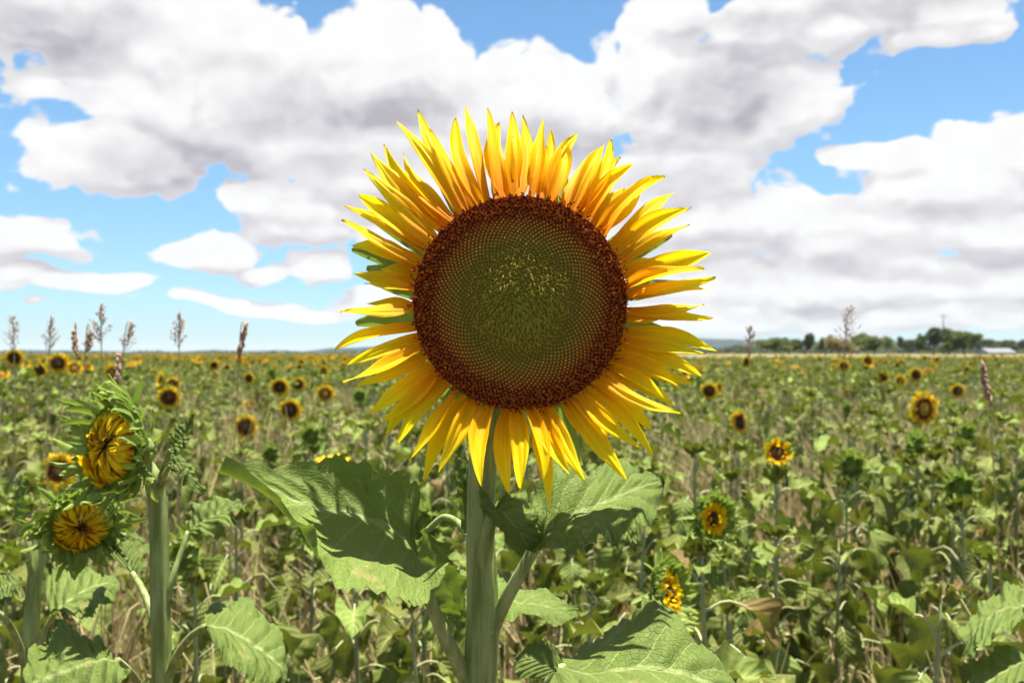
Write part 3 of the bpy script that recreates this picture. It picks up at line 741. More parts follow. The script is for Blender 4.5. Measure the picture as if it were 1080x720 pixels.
# ------------------------------------------------------------------ trees on the right horizon
def crown_mat(name, a, b):
    m, nt = mat_new(name); g = N(nt); t = g.n('ShaderNodeAttribute', attribute_name='tint').outputs[2]
    g.out(g.surf(g.mix(t, a, b), .7, .2, .25, tuple(min(1, x*1.8) for x in b))); return m
M['tree_olive'] = crown_mat('olive_foliage', (.045, .065, .02), (.16, .19, .055)); M['tree_dark'] = crown_mat('dark_foliage', (.025, .042, .018), (.085, .105, .036)); M['tree_tan'] = crown_mat('tan_foliage', (.17, .16, .07), (.30, .25, .11))
M['bark'] = simple('bark', (.14, .10, .07), (.26, .20, .15), 3, .9)
def tree(px, pytop, pyb, wpx, d, mat, label, seed, group='trees beyond the crop'):
    r = np.random.default_rng(seed); top = W(px, pytop, d)[2]; x0 = W(px, 375, d)[0]; yb = d; z0 = float(ground_z(np.array(x0), np.array(yb))); Hh = top-z0; Wd = wpx/F*d
    root = empty('tree', (x0, yb, z0)); tr = MB()
    tube(tr, [(0, 0, -.2), (.1*Hh*.3, 0, Hh*.3), (0, .05, Hh*.62)], [Hh*.035, Hh*.025, Hh*.012], 7, .5, 6)
    cl = []; nc = max(6, int(10*Wd/Hh))
    for i in range(nc):
        c = np.array([r.uniform(-.42, .42)*Wd, r.uniform(-.35, .35)*Wd, Hh*r.uniform(.38, .86)]); c[2] -= abs(c[0])/Wd*Hh*.25
        rad = np.array([r.uniform(.13, .22)*Wd, r.uniform(.13, .22)*Wd, r.uniform(.10, .17)*Hh]); cl.append((c, rad))
        tube(tr, [(0, 0, Hh*.2), tuple(c*.55+np.array([0, 0, Hh*.1])), tuple(c)], [Hh*.015, Hh*.009, Hh*.004], 4, .5, 4, cap=False)
    tr.build('trunk', M['bark'], root)
    V = []; T = []; s = Hh*.032
    for c, rad in cl:
        nleaf = 230; u = r.normal(size=(nleaf, 3)); u /= np.linalg.norm(u, axis=1, keepdims=True); rr = r.random(nleaf)[:, None]**.4*r.uniform(.75, 1.3, (nleaf, 1))
        P_ = c+u*rad*rr; A = r.normal(size=(nleaf, 3))*s; B = r.normal(size=(nleaf, 3))*s
        V.append(np.stack([P_-A, P_-B, P_+A, P_+B], 1)); T.append(np.repeat(np.clip(r.normal(.5, .25, nleaf)+r.uniform(-.2, .2), 0, 1), 4))
    V = np.concatenate(V).reshape(-1, 3); V[:, 2] = np.maximum(V[:, 2], .05)
    me = fast_mesh('crown', V, np.arange(len(V)).reshape(-1, 4), np.concatenate(T), mat); link('crown', me, root)
    tag(root, label, 'tree', group); return root
trees = [
 (817, 357, 377, 30, 230, 'tree_olive', 'low olive bush, leftmost of the far trees'),
 (832, 356, 377, 16, 232, 'tree_olive', 'small rounded olive bush second from the left among the far trees'),
 (849, 351, 378, 18, 225, 'tree_dark', 'dark pointed bush standing alone between two gaps in the far trees'),
 (871, 350, 378, 18, 222, 'tree_olive', 'slim pale-topped bush at the left end of the long far thicket'),
 (884, 356, 378, 26, 218, 'tree_tan', 'tan dried-out bush in the long far thicket'),
 (905, 352, 378, 22, 224, 'tree_olive', 'olive bush in the middle of the long far thicket'),
 (922, 354, 378, 30, 220, 'tree_olive', 'wide olive bush closing the right end of the long far thicket'),
 (984, 346, 380, 26, 190, 'tree_dark', 'tall dark tree directly left of the utility pole'),
 (1001, 345, 380, 20, 196, 'tree_olive', 'narrow tree directly behind the utility pole'),
 (1017, 350, 380, 28, 188, 'tree_olive', 'broad olive tree right of the utility pole'),
 (957, 354, 374, 14, 420, 'tree_dark', 'small dark far tree in the gap left of the utility pole'),
 (969, 361, 374, 18, 430, 'tree_dark', 'low dark far tree just left of the tall dark one'),
 (1034, 358, 374, 26, 430, 'tree_dark', 'dark far tree behind the left end of the white-roofed shed'),
 (1048, 360, 374, 22, 440, 'tree_dark', 'dark far tree rising right behind the white-roofed shed'),
 (1072, 359, 374, 24, 425, 'tree_dark', 'dark far tree at the right edge of the photo'),
]
for i, (px, pt, pb, w, d, mt, lab) in enumerate(trees): tree(px, pt-2, pb, w*1.25, d, M[mt], lab, 40+i)
# woodland line, very far
V = []; T = []; gg = np.random.default_rng(77)
for (px0, px1, hh, d, n) in ((720, 1300, 7, 700, 900), (380, 800, 10, 1100, 500), (-260, 380, 7, 1500, 700)):
    px = gg.uniform(px0, px1, n); dd = d*gg.uniform(.95, 1.1, n); x = (px-540)/F*dd; hv = hh*(.55+.35*np.sin(px*.09)+.2*np.sin(px*.31))*gg.uniform(.6, 1, n)
    zg = np.array([float(ground_z(a, b)) for a, b in zip(x, dd)])
    for a in range(7):
        c = np.stack([x+gg.normal(0, 3, n), dd+gg.normal(0, 3, n), zg+hv*gg.random(n)], 1); s = gg.uniform(.6, 1.6, (n, 1)); A = gg.normal(size=(n, 3))*s; B = gg.normal(size=(n, 3))*s
        V.append(np.stack([c-A, c-B, c+A, c+B], 1).reshape(-1, 3)); T.append(np.repeat(gg.random(n), 4))
V = np.concatenate(V)
tag(link('woodland', fast_mesh('woodland', V, np.arange(len(V)).reshape(-1, 4), np.concatenate(T), M['tree_dark'])), 'dark strip of distant woodland along the horizon', 'woodland', kind='stuff')

# utility pole
d = 192; x0 = W(995, 375, d)[0]; z0 = float(ground_z(x0, d)); top = W(995, 331, d)[2]
root = empty('utility_pole', (x0, d, z0)); p = MB(); tube(p, [(0, 0, -.3), (0, 0, (top-z0)*.5), (.02, 0, top-z0)], [.17, .15, .11], 8, .5); p.build('pole', M['bark'], root)
p = MB(); z = top-z0-.5; tube(p, [(-.8, -.15, z), (.8, -.15, z)], .06, 4, .5); p.build('crossarm', M['bark'], root)
for q in (-.7, 0, .7): p = MB(); tube(p, [(q, -.15, z+.05), (q, -.15, z+.2), (q, -.15, z+.28)], [.05, .07, .03], 6, .5); p.build('insulator', M['straw'], root)
tag(root, 'tall wooden utility pole rising above the far trees', 'utility pole')
# shed
M['white'] = simple('white_roof', (.17, .17, .175), (.14, .14, .145), 1, .7); M['shedwall'] = simple('shed_wall', (.30, .31, .33), (.22, .22, .24), 1, .7)
d = 330; a = W(1036, 372, d); b = W(1063, 372, d); x0 = (a[0]+b[0])/2; z0 = float(ground_z(x0, d)); hw = (b[0]-a[0])/2
ze = W(1040, 372, d)[2]-z0; zr = W(1040, 367.3, d)[2]-z0
root = empty('shed', (x0, d, z0)); wl = MB(); D = 5
V = [(-hw, -D, -.1), (hw, -D, -.1), (hw, D, -.1), (-hw, D, -.1), (-hw, -D, ze), (hw, -D, ze), (hw, D, ze), (-hw, D, ze), (-hw, 0, zr-.05), (hw, 0, zr-.05)]
wl.add(V, [(0, 1, 5, 4), (1, 2, 6, 9, 5), (2, 3, 7, 6), (3, 0, 4, 8, 7)]); wl.build('wall', M['shedwall'], root, smooth=False)
rf = MB(); e = .4
def slab(P, t):
    P = np.array(P, float); Q = P+np.array([0, 0, t]); rf.add(np.concatenate([P, Q]), [(3, 2, 1, 0), (4, 5, 6, 7), (0, 1, 5, 4), (1, 2, 6, 5), (2, 3, 7, 6), (3, 0, 4, 7)])
slab([(-hw-e, -D-e, ze-.05), (hw+e, -D-e, ze-.05), (hw+e, 0, zr), (-hw-e, 0, zr)], .12); slab([(-hw-e, 0, zr), (hw+e, 0, zr), (hw+e, D+e, ze-.05), (-hw-e, D+e, ze-.05)], .12)
rf.build('roof', M['white'], root, smooth=False)
dr = MB(); dr.add([(-1.2, -D-.04, -.1), (1.2, -D-.04, -.1), (1.2, -D-.04, ze*.8), (-1.2, -D-.04, ze*.8)], [(0, 1, 2, 3)]); dr.build('door', M['white'], root)
tag(root, 'long low shed with a white roof at the far right horizon', 'shed')

# ------------------------------------------------------------------ tall grass seed heads
def seed_head(px, pytop, pyb, d, dense, lean, mat, label, seed):
    r = random.Random(seed); root_p = W(px-lean*(3.0 if abs(lean) < 15 else 1.3), 372, d); x0, y0 = root_p[0], root_p[1]; tip = W(px, pytop, d); b = W(px-lean, pyb, d)
    root = empty('seeding_grass', (x0, y0, 0)); o = np.array([x0, y0, 0]); st = MB()
    P = cr([(0, 0, 0), (0, 0, .6), tuple(b-o), tuple(tip-o)], 24); tube(st, P, [.0022, .002, .0016, .0008], 5, .3)
    st.build('stalk', M['straw'], root)
    L = np.linalg.norm(tip-b); pn = MB(); axis = (tip-b)/L; nb = 34 if dense else 26
    for i in range(nb):
        t = (i+.5)/nb; o_ = b-o+axis*L*t; a = r.random()*6.28; sp_ = (.16 if dense else .42)*L*(1-t*.75)*r.uniform(.5, 1.1)
        e_ = o_+np.array([math.cos(a), math.sin(a), 0])*sp_*(.6 if dense else .8)+axis*sp_*(1.3 if dense else 1.0)
        tube(pn, [o_, (o_+e_)/2+axis*sp_*.1, e_], [.0005, .0004, .0003], 3, .5, cap=False)
        ns = 5 if dense else 5
        for k in range(ns):
            q = o_+(e_-o_)*((k+1)/ns)+np.array([r.uniform(-1, 1), r.uniform(-1, 1), r.uniform(-1, 1)])*.003; s = r.uniform(.004, .007)*(1.35 if dense else .9)
            dr_ = norm((e_-o_)+axis*sp_*.5); sd = norm(np.cross(dr_, [0, 1, .1])); sv = np.cross(dr_, sd)
            pn.add([q-dr_*s, q+sd*s*.35, q+sv*s*.35, q-sd*s*.35, q-sv*s*.35, q+dr_*s], [(0, 2, 1), (0, 3, 2), (0, 4, 3), (0, 1, 4), (5, 1, 2), (5, 2, 3), (5, 3, 4), (5, 4, 1)], tint=r.random())
    pn.build('seed_panicle', mat, root)
    lf = MB(); 
    for q in range(3):
        a = r.random()*6.28; z = r.uniform(.3, .9); e = np.array([math.cos(a)*.22, math.sin(a)*.22, z+.12])
        tube(lf, [(0, 0, z-.1), (e[0]*.5, e[1]*.5, z+.16), tuple(e)], [.004, .003, .0006], 3, .6, 6, cap=False)
    lf.build('blade', M['straw'], root)
    tag(root, label, 'grass', 'tall grass gone to seed', 'thing')
PA, PB_ = M['panicle'], M['panicle_pale']
seeds = [
 (106, 324, 366, 2.5, 0, -1, PA, 'brown seed head with open side sprays, tallest of the left group'),
 (190, 332, 368, 2.7, 0, 1, PA, 'brown open seed head standing alone against blue sky midway to the giant bloom'),
 (259, 343, 376, 2.4, 1, 7, PA, 'narrow dense brown seed head leaning right, nearest the giant bloom'),
 (54, 337, 372, 3.0, 0, 2, PB_, 'pale seed head right of the faint one at the left edge'),
 (13, 335, 372, 3.2, 0, -2, PB_, 'faint pale seed head at the far left edge'),
 (78, 350, 374, 2.4, 1, -3, PA, 'dense rusty seed head leaning to the left'),
 (96, 350, 372, 2.6, 0, 6, PA, 'small loose seed head low beside the tallest brown one'),
 (140, 342, 372, 2.8, 0, 10, PB_, 'thin sparse seed head slanting right of the tallest brown one'),
 (791, 345, 378, 3.0, 0, 1, PB_, 'pale seed head just right of the giant bloom'),
 (896, 325, 372, 2.9, 0, 5, PB_, 'pale seed head rising in front of the far thicket'),
 (1036, 384, 428, 2.2, 1, -8, PA, 'dense dark brown seed head leaning left in the far right field'),
 (125, 375, 410, 2.2, 1, 2, PA, 'short rusty seed head directly above the big half-open bud'),
]
for i, a in enumerate(seeds): seed_head(*a, 60+i)

# ------------------------------------------------------------------ THE GIANT SUNFLOWER
HD = .76; K = HD/F            # metres per pixel at the flower
CX, CY, RP = 548.5, 319, 113
hc = W(CX, CY, HD)
bx, by_, _ = W(508, 700, .815); ROOT = np.array([bx, by_, 0.])
hero = empty('giant_sunflower', tuple(ROOT))
tag(hero, 'giant sunflower in full bloom filling the middle of the photo', 'sunflower')
def hb(mb, name, mat, parent=None, smooth=True):
    return mb.build(name, mat, parent or hero, ROOT if parent is None else HEADO, smooth)
HEADO = hc.copy()
# stem
sm = MB()
sp = [(bx, by_, -.02), (bx, by_, .35), (bx, by_, .7), (bx, by_, .98), (bx, by_, 1.14), W(507, 720, .815), W(509, 640, .815), W(507, 560, .815), W(510, 480, .815), W(520, 410, .815), W(538, 350, .80), W(546, 322, .785)]
tube(sm, sp, [.0165, .016, .016, .0155, .015, .0140, .013, .0115, .0115, .012, .016, .022], 36, .4, 90, ribs=9)
rh = random.Random(3); SPl = cr(sp, 90)
hv = []
for i in range(5200):                      # stiff stem hairs
    t = rh.uniform(.40, .86)*90; j = int(t); p = SPl[j]*(1-t+j)+SPl[j+1]*(t-j); a = rh.random()*6.28; rad = np.interp(t/90, np.linspace(0, 1, 12), [.0165, .016, .016, .0155, .015, .0140, .013, .0115, .0115, .012, .016, .022])
    dd = np.array([math.cos(a), math.sin(a), rh.uniform(-.3, .3)]); q = p+dd*rad*.98; l = rh.uniform(.0012, .003); e = np.array([-dd[1], dd[0], 0])*.00022
    sm.add([q-e, q+e, q+norm(dd)*l], [(0, 1, 2)], tint=.9)
hb(sm, 'stem', M['stem'])
# head
hd = disc_mb(RP*K, 2900, .10, 1.0, .9, 21)
disc = hd.build('flower_head', M['disc'], hero); disc.location = tuple(hc-ROOT); disc.rotation_euler = (R(-1), 0, 0)
bk = back_mb(RP*K*.90, .34, False); bk.build('receptacle', M['bract'], disc)
tips = [(416,124),(440,114),(479.6,123),(491,109),(514,112),(540,116),(551,120),(573,124),(582,135),(609,139),(638,150),(646,146),(667,172),(661,198),(702,186),(677,193),(714,200),(730,218),(728,235),(750,266),(743,284),(755,293),(743,320),(752,335),(758,370),(739,397),(729,404),(717,437),(711,430),(688,454),(691,484),(661,508),(617,509),(580,541),(573,505),(549,518),(537,521),(508,514),(447,510),(432,485),(407,460),(401,448),(389,438),(375,407),(362,403),(353,369),(359,330),(386,320),(385,299),(372,287),(370,258),(360,231),(362,214),(383,177),(390,158),(452,135),(425,160),(655,165),(745,372),(700,420),(596,150),(640,470),(527,128),(628,160),(690,186),(748,305),(720,412),(675,472),(600,500),(463,498),(419,470),(366,385),(378,205),(404,150)]
rpz = random.Random(19)
tips = sorted(tips, key=lambda t: math.atan2(t[1]-CY, t[0]-CX))
for i, (tx, ty) in enumerate(tips):
    ang = math.atan2(ty-CY, tx-CX); dist = math.hypot(tx-CX, ty-CY)
    ev = -math.pi+2*math.pi*(i+.5)/len(tips); ab = .75*ang+.25*ev+rpz.uniform(-.03, .03); rb = RP*.95
    layer = i % 3; up = -math.sin(ang)       # 1 at top, -1 at bottom
    dB = HD+.004+.004*layer; long_ = dist/200
    dT = HD+rpz.uniform(-.012, .018)+.006*layer+(.050*up if up > 0 else .040*up)
    b = W(CX+rb*math.cos(ab), CY+rb*math.sin(ab), dB)-HEADO; t = W(tx, ty, dT)-HEADO
    wpx = rpz.uniform(18, 25) if dist > 165 else rpz.uniform(14, 19)
    m_ = MB(); petal_surface(m_, b, t, (rpz.uniform(-.25, .25), -1, .55*(1-abs(up))+.2+rpz.uniform(-.3, .3)), wpx*K, bulge=rpz.uniform(.0, .09), side=rpz.uniform(-.09, .09),
        twist0=rpz.uniform(-.3, .3), twist1=rpz.uniform(-.8, .8), fold=rpz.uniform(.2, .7), nv=26, nu=5, tint=rpz.random(), seed=500+i, groove=rpz.uniform(.05, .09), vee=rpz.choice([.15, .35, .6, -.3, -.5]))
    m_.build('petal', M['petal'], disc)
for i in range(18):                        # second row behind, shorter
    ang = 2*math.pi*(i+rpz.uniform(-.4, .4))/18; L_ = rpz.uniform(150, 178)
    b = W(CX+RP*.93*math.cos(ang), CY+RP*.93*math.sin(ang), HD+.018)-HEADO; a2 = ang+rpz.uniform(-.08, .08); t = W(CX+L_*math.cos(a2), CY+L_*math.sin(a2), HD+rpz.uniform(.015, .035))-HEADO
    m_ = MB(); petal_surface(m_, b, t, (0, -1, .2), rpz.uniform(14, 20)*K, bulge=.06, side=rpz.uniform(-.08, .08), twist0=rpz.uniform(-.3, .3), twist1=rpz.uniform(-.9, .9), nv=18, nu=4, tint=rpz.random(), seed=700+i)
    m_.build('petal', M['petal'], disc)
btips = [(592,160),(597,178),(690,238),(708,246),(719,357),(694,406),(395,232),(388,282),(402,300),(372,262),(376,340),(400,390),(455,455),(470,480),(612,490),(633,470),(668,440),(430,440),(520,150),(455,170),(640,190),(735,300)]
for i, (tx, ty) in enumerate(btips):
    ang = math.atan2(ty-CY, tx-CX); b = W(CX+RP*.96*math.cos(ang), CY+RP*.96*math.sin(ang), HD+.028)-HEADO; t = W(tx, ty, HD+.045)-HEADO
    m_ = bract_mb(b, t, (0, 1, .2), rpz.uniform(20, 28)*K, hook=rpz.uniform(-.2, .2), tint=rpz.random(), nv=12); m_.build('bract', M['bract'], disc)

# leaves described by stations: (far/upper edge), (midrib), (near/lower edge); each (px, py, depth)
def st3(l): return [tuple(W(*q) for q in s) for s in l]
def big_leaf(parent, origin, name, st, seed, pet=None, prad=(.0045, .0035), nv=56, nu=11, serr=.10, teeth=22, wave=.004, wf=3, cup=.15, tint=.5, rough=.0012, curl=0, label=None):
    lf = MB(); leaf_surface(lf, st3(st), nv, nu, serr, teeth, wave, wf, cup, tint, seed, rough, curl)
    o = lf.build(name, M['leaf'], parent, origin)
    if pet:
        pt = MB(); tube(pt, [W(*q) for q in pet], prad, 10, .6, 20, ribs=5); pt.build('petiole', M['stem'], o, origin)
    if label: o['label'] = label
    return o
# 1 the big sunlit leaf at left
big_leaf(hero, ROOT, 'leaf', [
 ((440,548,.782),(441,590,.770),(462,600,.730)),
 ((436,512,.792),(426,566,.780),(452,628,.695)),
 ((402,503,.795),(398,548,.782),(420,640,.670)),
 ((380,487,.797),(366,540,.782),(374,622,.665)),
 ((345,490,.796),(332,534,.780),(337,598,.675)),
 ((305,493,.792),(298,520,.775),(320,562,.700)),
 ((270,495,.782),(266,508,.768),(296,526,.730)),
 ((230,496,.765),(229,497,.755),(231,499,.750))], 1, [(441,592,.768),(448,618,.775),(466,664,.79),(488,708,.81),(500,735,.815)], (.0042, .0055, .0075), wave=.0045, cup=.10, curl=.010, serr=.09)
# 2 yellow-green leaf hanging behind it
big_leaf(hero, ROOT, 'leaf', [
 ((446,556,.90),(450,560,.88),(456,566,.87)),
 ((438,572,.92),(458,588,.875),(474,580,.85)),
 ((440,600,.92),(466,612,.87),(486,606,.84)),
 ((452,630,.91),(478,632,.865),(493,632,.84)),
 ((470,652,.89),(486,648,.86),(494,648,.85)),
 ((490,660,.86),(491,659,.86),(492,658,.86))], 2, [(450,560,.88),(470,545,.87),(492,560,.84),(506,600,.82)], (.003,.003,.004), cup=.2, label='yellow-green leaf hanging behind the sunlit one')
# 3 flat leaf behind the stem, reaching right
big_leaf(hero, ROOT, 'leaf', [
 ((474,606,.98),(484,612,.94),(480,620,.90)),
 ((500,600,1.02),(505,622,.94),(500,640,.88)),
 ((534,618,1.03),(535,634,.94),(534,648,.88)),
 ((562,622,1.01),(564,638,.94),(562,651,.89)),
 ((592,630,.97),(592,642,.94),(596,655,.91)),
 ((613,644,.94),(614,645,.94),(614,647,.94))], 3, None, wave=.004)
# 4 broad leaf at right in the shade of the flower
big_leaf(hero, ROOT, 'leaf', [
 ((560,560,.82),(563,577,.80),(566,584,.775)),
 ((552,522,.83),(580,558,.795),(592,576,.755)),
 ((588,492,.84),(604,544,.80),(622,574,.755)),
 ((622,492,.86),(630,534,.81),(650,568,.76)),
 ((650,488,.88),(656,522,.825),(674,567,.775)),
 ((676,492,.87),(680,512,.835),(688,546,.80)),
 ((700,505,.84),(701,506,.84),(702,508,.84))], 4, [(563,578,.80),(548,605,.80),(530,638,.81),(516,668,.815)], (.0048,.0055,.007), wave=.0065, cup=.2, serr=.12)
# 5 small curled leaf drooping in front of the stem
big_leaf(hero, ROOT, 'leaf', [
 ((506,516,.80),(522,535,.795),(534,522,.79)),
 ((508,538,.79),(530,540,.775),(552,518,.80)),
 ((520,552,.785),(540,552,.765),(560,536,.80)),
 ((530,566,.785),(549,562,.765),(566,552,.80)),
 ((542,580,.785),(556,573,.77),(572,566,.80)),
 ((564,580,.785),(569,576,.785),(574,574,.79))], 5, [(522,537,.795),(514,558,.80),(510,592,.808),(509,615,.816),(509,640,.822)], (.005,.006,.0085,.004), nv=40, nu=8, serr=.10, teeth=12, wave=.003, wf=4, cup=-.2, curl=.006)
# 6 big dark leaf bottom right
big_leaf(hero, ROOT, 'leaf', [
 ((590,690,.74),(594,704,.71),(580,716,.68)),
 ((612,690,.75),(625,712,.70),(606,742,.64)),
 ((640,662,.76),(658,706,.70),(640,758,.63)),
 ((672,640,.765),(692,706,.70),(684,765,.63)),
 ((702,638,.765),(722,712,.70),(720,764,.64)),
 ((738,674,.75),(750,722,.70),(748,760,.65)),
 ((770,722,.74),(776,735,.70),(770,748,.67)),
 ((790,750,.70),(791,751,.70),(791,752,.69))], 6, [(594,704,.71),(572,730,.74),(540,780,.79),(516,830,.81)], (.004,.005,.007), wave=.0045, cup=.2, serr=.1, rough=.0008)
big_leaf(hero, ROOT, 'leaf', [
 ((588,712,.705),(592,706,.71),(596,700,.715)),
 ((560,715,.70),(574,700,.71),(580,676,.72)),
 ((545,712,.70),(560,694,.71),(572,674,.725)),
 ((541,698,.71),(548,690,.715),(556,682,.72))], 66, None, nv=24, nu=8, teeth=9, serr=.06, wave=.002, rough=.0004)
# 8 little shoot left of the neck
big_leaf(hero, ROOT, 'leaf', [
 ((488,562,.83),(493,564,.825),(498,562,.825)),
 ((482,520,.835),(490,520,.825),(500,522,.83)),
 ((480,495,.835),(487,493,.825),(496,492,.83)),
 ((478,470,.84),(482,466,.835),(486,466,.83))], 8, [(493,562,.826),(499,580,.822),(504,600,.818)], (.003,.003,.004), nv=20, nu=4, serr=.02, cup=.1, wave=.001)

# ------------------------------------------------------------------ plant with the big half-open bud (left)
def near_bud(name, headpx, d, Rpx, yaw, tilt, stem_pts, srad, label, seed, npet=40, nb=22, group=None, L=.05):
    base = W(*stem_pts[0]); O = np.array([base[0], base[1], 0.]); root = empty(name, tuple(O)); tag(root, label, 'sunflower', group)
    s_ = MB(); hcn = W(headpx[0], headpx[1], d); Rm = Rpx*d/F
    rot = Matrix.Rotation(R(yaw), 3, 'Z') @ Matrix.Rotation(R(-tilt), 3, 'X')
    bk_ = np.array(rot @ Vector((0, Rm*.45, 0)))+hcn; bk2 = np.array(rot @ Vector((0, Rm*.95, -Rm*.1)))+hcn
    sp_ = [O+np.array([0, 0, -.02]), O+np.array([0, 0, .4]), O+np.array([0, 0, .75]), O+np.array([0, 0, .98])]+[W(*q) for q in stem_pts]+[bk2, bk_]
    tube(s_, sp_, srad, 18, .4, 60, ribs=6)
    r = random.Random(seed); SS = cr(sp_, 60)
    for i in range(1800):
        t = r.uniform(.4, .95)*60; j = int(t); p = SS[j]*(1-t+j)+SS[j+1]*(t-j); a = r.random()*6.28; rad = np.interp(t/60, np.linspace(0, 1, len(srad)), srad)
        dd = np.array([math.cos(a), math.sin(a), 0]); q = p+dd*rad*.97; e = np.array([-dd[1], dd[0], 0])*.00015; s_.add([q-e, q+e, q+dd*r.uniform(.001, .003)], [(0, 1, 2)], tint=.9)
    s_.build('stem', M['stem'], root, O)
    dm = disc_mb(Rm*.8, 220, .12, 1.1, .6, seed); h = dm.build('flower_head', M['disc_bud'], root); h.location = tuple(hcn-O); h.rotation_euler = (R(-tilt), 0, R(yaw))
    back_mb(Rm*1.04, .72, False).build('receptacle', M['bract'], h)
    for p in closed_petals(Rm*.97, int(npet*1.1), .05, .17*Rm, seed, .2, .6)+closed_petals(Rm*.75, int(npet*.8), .05, .12*Rm, seed+50, .12, .5): p.build('petal', M['petal_bud'], h)
    for k in range(7):       # a few petals already out at the lower rim
        a = R(205+k*9); er = np.array([math.cos(a), 0, math.sin(a)]); m_ = MB()
        petal_surface(m_, er*Rm*.9, er*Rm*(.72+.15*r.random())+np.array([r.uniform(-.1, .1), -.45, r.uniform(-.05, .15)])*Rm, er, .26*Rm, bulge=.1, twist0=r.uniform(-.3, .3), twist1=r.uniform(-.5, .5), nv=12, nu=3, tint=r.random(), seed=k); m_.build('petal', M['petal'], h)
    br = crown_bracts(Rm*1.0, 19, L*.72, .011, seed+3, .42, .5)+crown_bracts(Rm*1.05, 9, L*1.0, .0075, seed+4, .8, 1.0)+[bract_mb(np.array([math.cos(a), 0, math.sin(a)])*Rm*.9+np.array([0, Rm*.5, 0]), np.array([math.cos(a+.2), 0, math.sin(a+.2)])*Rm*(1.35+.2*math.sin(a*5))+np.array([0, Rm*.25, 0]), (math.cos(a), .3, math.sin(a)), .013, hook=.5*math.sin(a*7), tint=.3) for a in np.linspace(0, 6.0, 13)]
    br = br[:98]
    for b_ in br: b_.build('bract', M['bract'], h)
    return root, O, h
A, AO, Ah = near_bud('sunflower', (118, 471), 1.05, 43, -33, 4, [(171,720,1.12),(169,640,1.12),(168,570,1.12),(166,528,1.12),(161,504,1.115),(150,486,1.11)], [.012,.012,.012,.012,.0115,.011,.0105,.0105,.0105,.012,.016],
  'big half-open bud with curling green bracts and folded yellow petals on a thick stem', 31, 46, group='large buds at the left', L=.042)
B, BO, Bh = near_bud('sunflower', (86, 554), 1.22, 30, 24, -14, [(31,720,1.3),(33,660,1.3),(38,600,1.3),(45,565,1.31),(58,550,1.30)], [.012,.012,.012,.0115,.011,.009,.0085,.009,.012],
  'smaller dark-sided bud with folded yellow petals, lower left of the big half-open bud', 32, 34, group='large buds at the left', L=.04)
bl_ = lambda *a, **k: big_leaf(A, AO, 'leaf', *a, **k)
# leaf pointing up right next to the bud
bl_([((176,470,1.10),(180,474,1.09),(182,480,1.08)), ((180,456,1.10),(188,464,1.09),(192,474,1.08)), ((190,448,1.10),(197,455,1.09),(200,463,1.08)), ((205,436,1.09),(206,437,1.09),(207,438,1.09))], 11, [(180,474,1.09),(174,490,1.10),(168,505,1.12)], (.002,.003,.004), nv=20, nu=5, serr=.03, wave=.002, cup=.2)
bl_([((176,488,1.08),(180,490,1.07),(180,496,1.06)), ((190,482,1.08),(192,488,1.06),(190,498,1.05)), ((204,496,1.08),(200,502,1.06),(194,508,1.05)), ((216,520,1.07),(213,522,1.07),(210,524,1.06))], 12, [(180,491,1.07),(174,500,1.09),(168,520,1.12)], (.002,.003,.004), nv=20, nu=5, serr=.03, wave=.003, cup=.3)
# curled leaf to the right of the stem
bl_([((196,556,1.16),(199,560,1.14),(203,566,1.12)), ((200,536,1.18),(212,550,1.14),(222,566,1.10)), ((216,526,1.18),(226,544,1.13),(238,556,1.09)), ((236,524,1.17),(240,536,1.13),(246,546,1.10)), ((254,528,1.14),(255,530,1.13),(256,532,1.12))], 13, [(199,560,1.14),(190,585,1.13),(180,615,1.12),(172,650,1.12)], (.003,.0035,.005), nv=36, nu=7, serr=.08, teeth=11, wave=.005, cup=.2, curl=.006)
# pale leaf behind the stem, left
bl_([((106,564,1.26),(140,606,1.18),(150,600,1.17)), ((112,556,1.30),(134,590,1.20),(156,578,1.22)), ((116,560,1.32),(126,574,1.22),(150,566,1.24)), ((122,560,1.30),(121,562,1.28),(130,560,1.28))][::1], 14, [(140,604,1.18),(152,625,1.15),(160,650,1.13),(166,690,1.12)], (.0035,.004,.0055), nv=30, nu=7, wave=.004)
# leaf lower right, half lit
bl_([((214,645,1.10),(216,660,1.06),(222,672,1.02)), ((230,634,1.14),(238,664,1.06),(238,690,1.00)), ((252,630,1.15),(260,676,1.05),(256,708,.99)), ((276,644,1.13),(280,690,1.05),(278,716,1.00)), ((294,668,1.10),(296,704,1.05),(294,722,1.02)), ((304,718,1.05),(304,720,1.05),(304,722,1.05))], 15, [(216,660,1.06),(200,672,1.08),(186,692,1.10),(176,718,1.12)], (.0035,.004,.0055), nv=44, nu=9, wave=.005, cup=.2, curl=.008)
# big dark leaf at the bottom left
bl_([((118,684,.99),(124,696,.95),(140,704,.92)), ((102,676,1.02),(106,694,.95),(128,724,.89)), ((84,664,1.05),(84,700,.95),(96,752,.88)), ((62,658,1.06),(62,708,.95),(66,770,.88)), ((44,672,1.05),(42,716,.95),(44,765,.89)), ((30,700,1.0),(28,724,.95),(28,750,.91)), ((20,735,.95),(20,737,.95),(20,739,.95))], 16, [(124,696,.955),(140,712,1.0),(156,740,1.06),(170,780,1.12)], (.0035,.004,.0055), nv=48, nu=10, wave=.006, cup=.2)
bl2 = lambda *a, **k: big_leaf(B, BO, 'leaf', *a, **k)
bl2([((52,606,1.40),(54,652,1.30),(56,640,1.26)), ((62,602,1.42),(70,636,1.31),(82,650,1.24)), ((84,600,1.44),(92,622,1.32),(108,640,1.25)), ((104,604,1.42),(110,616,1.33),(122,628,1.28)), ((126,614,1.36),(127,616,1.35),(128,618,1.34))], 17, [(56,648,1.30),(46,668,1.30),(36,700,1.30)], (.0035,.004,.0055), nv=36, nu=8, wave=.005)
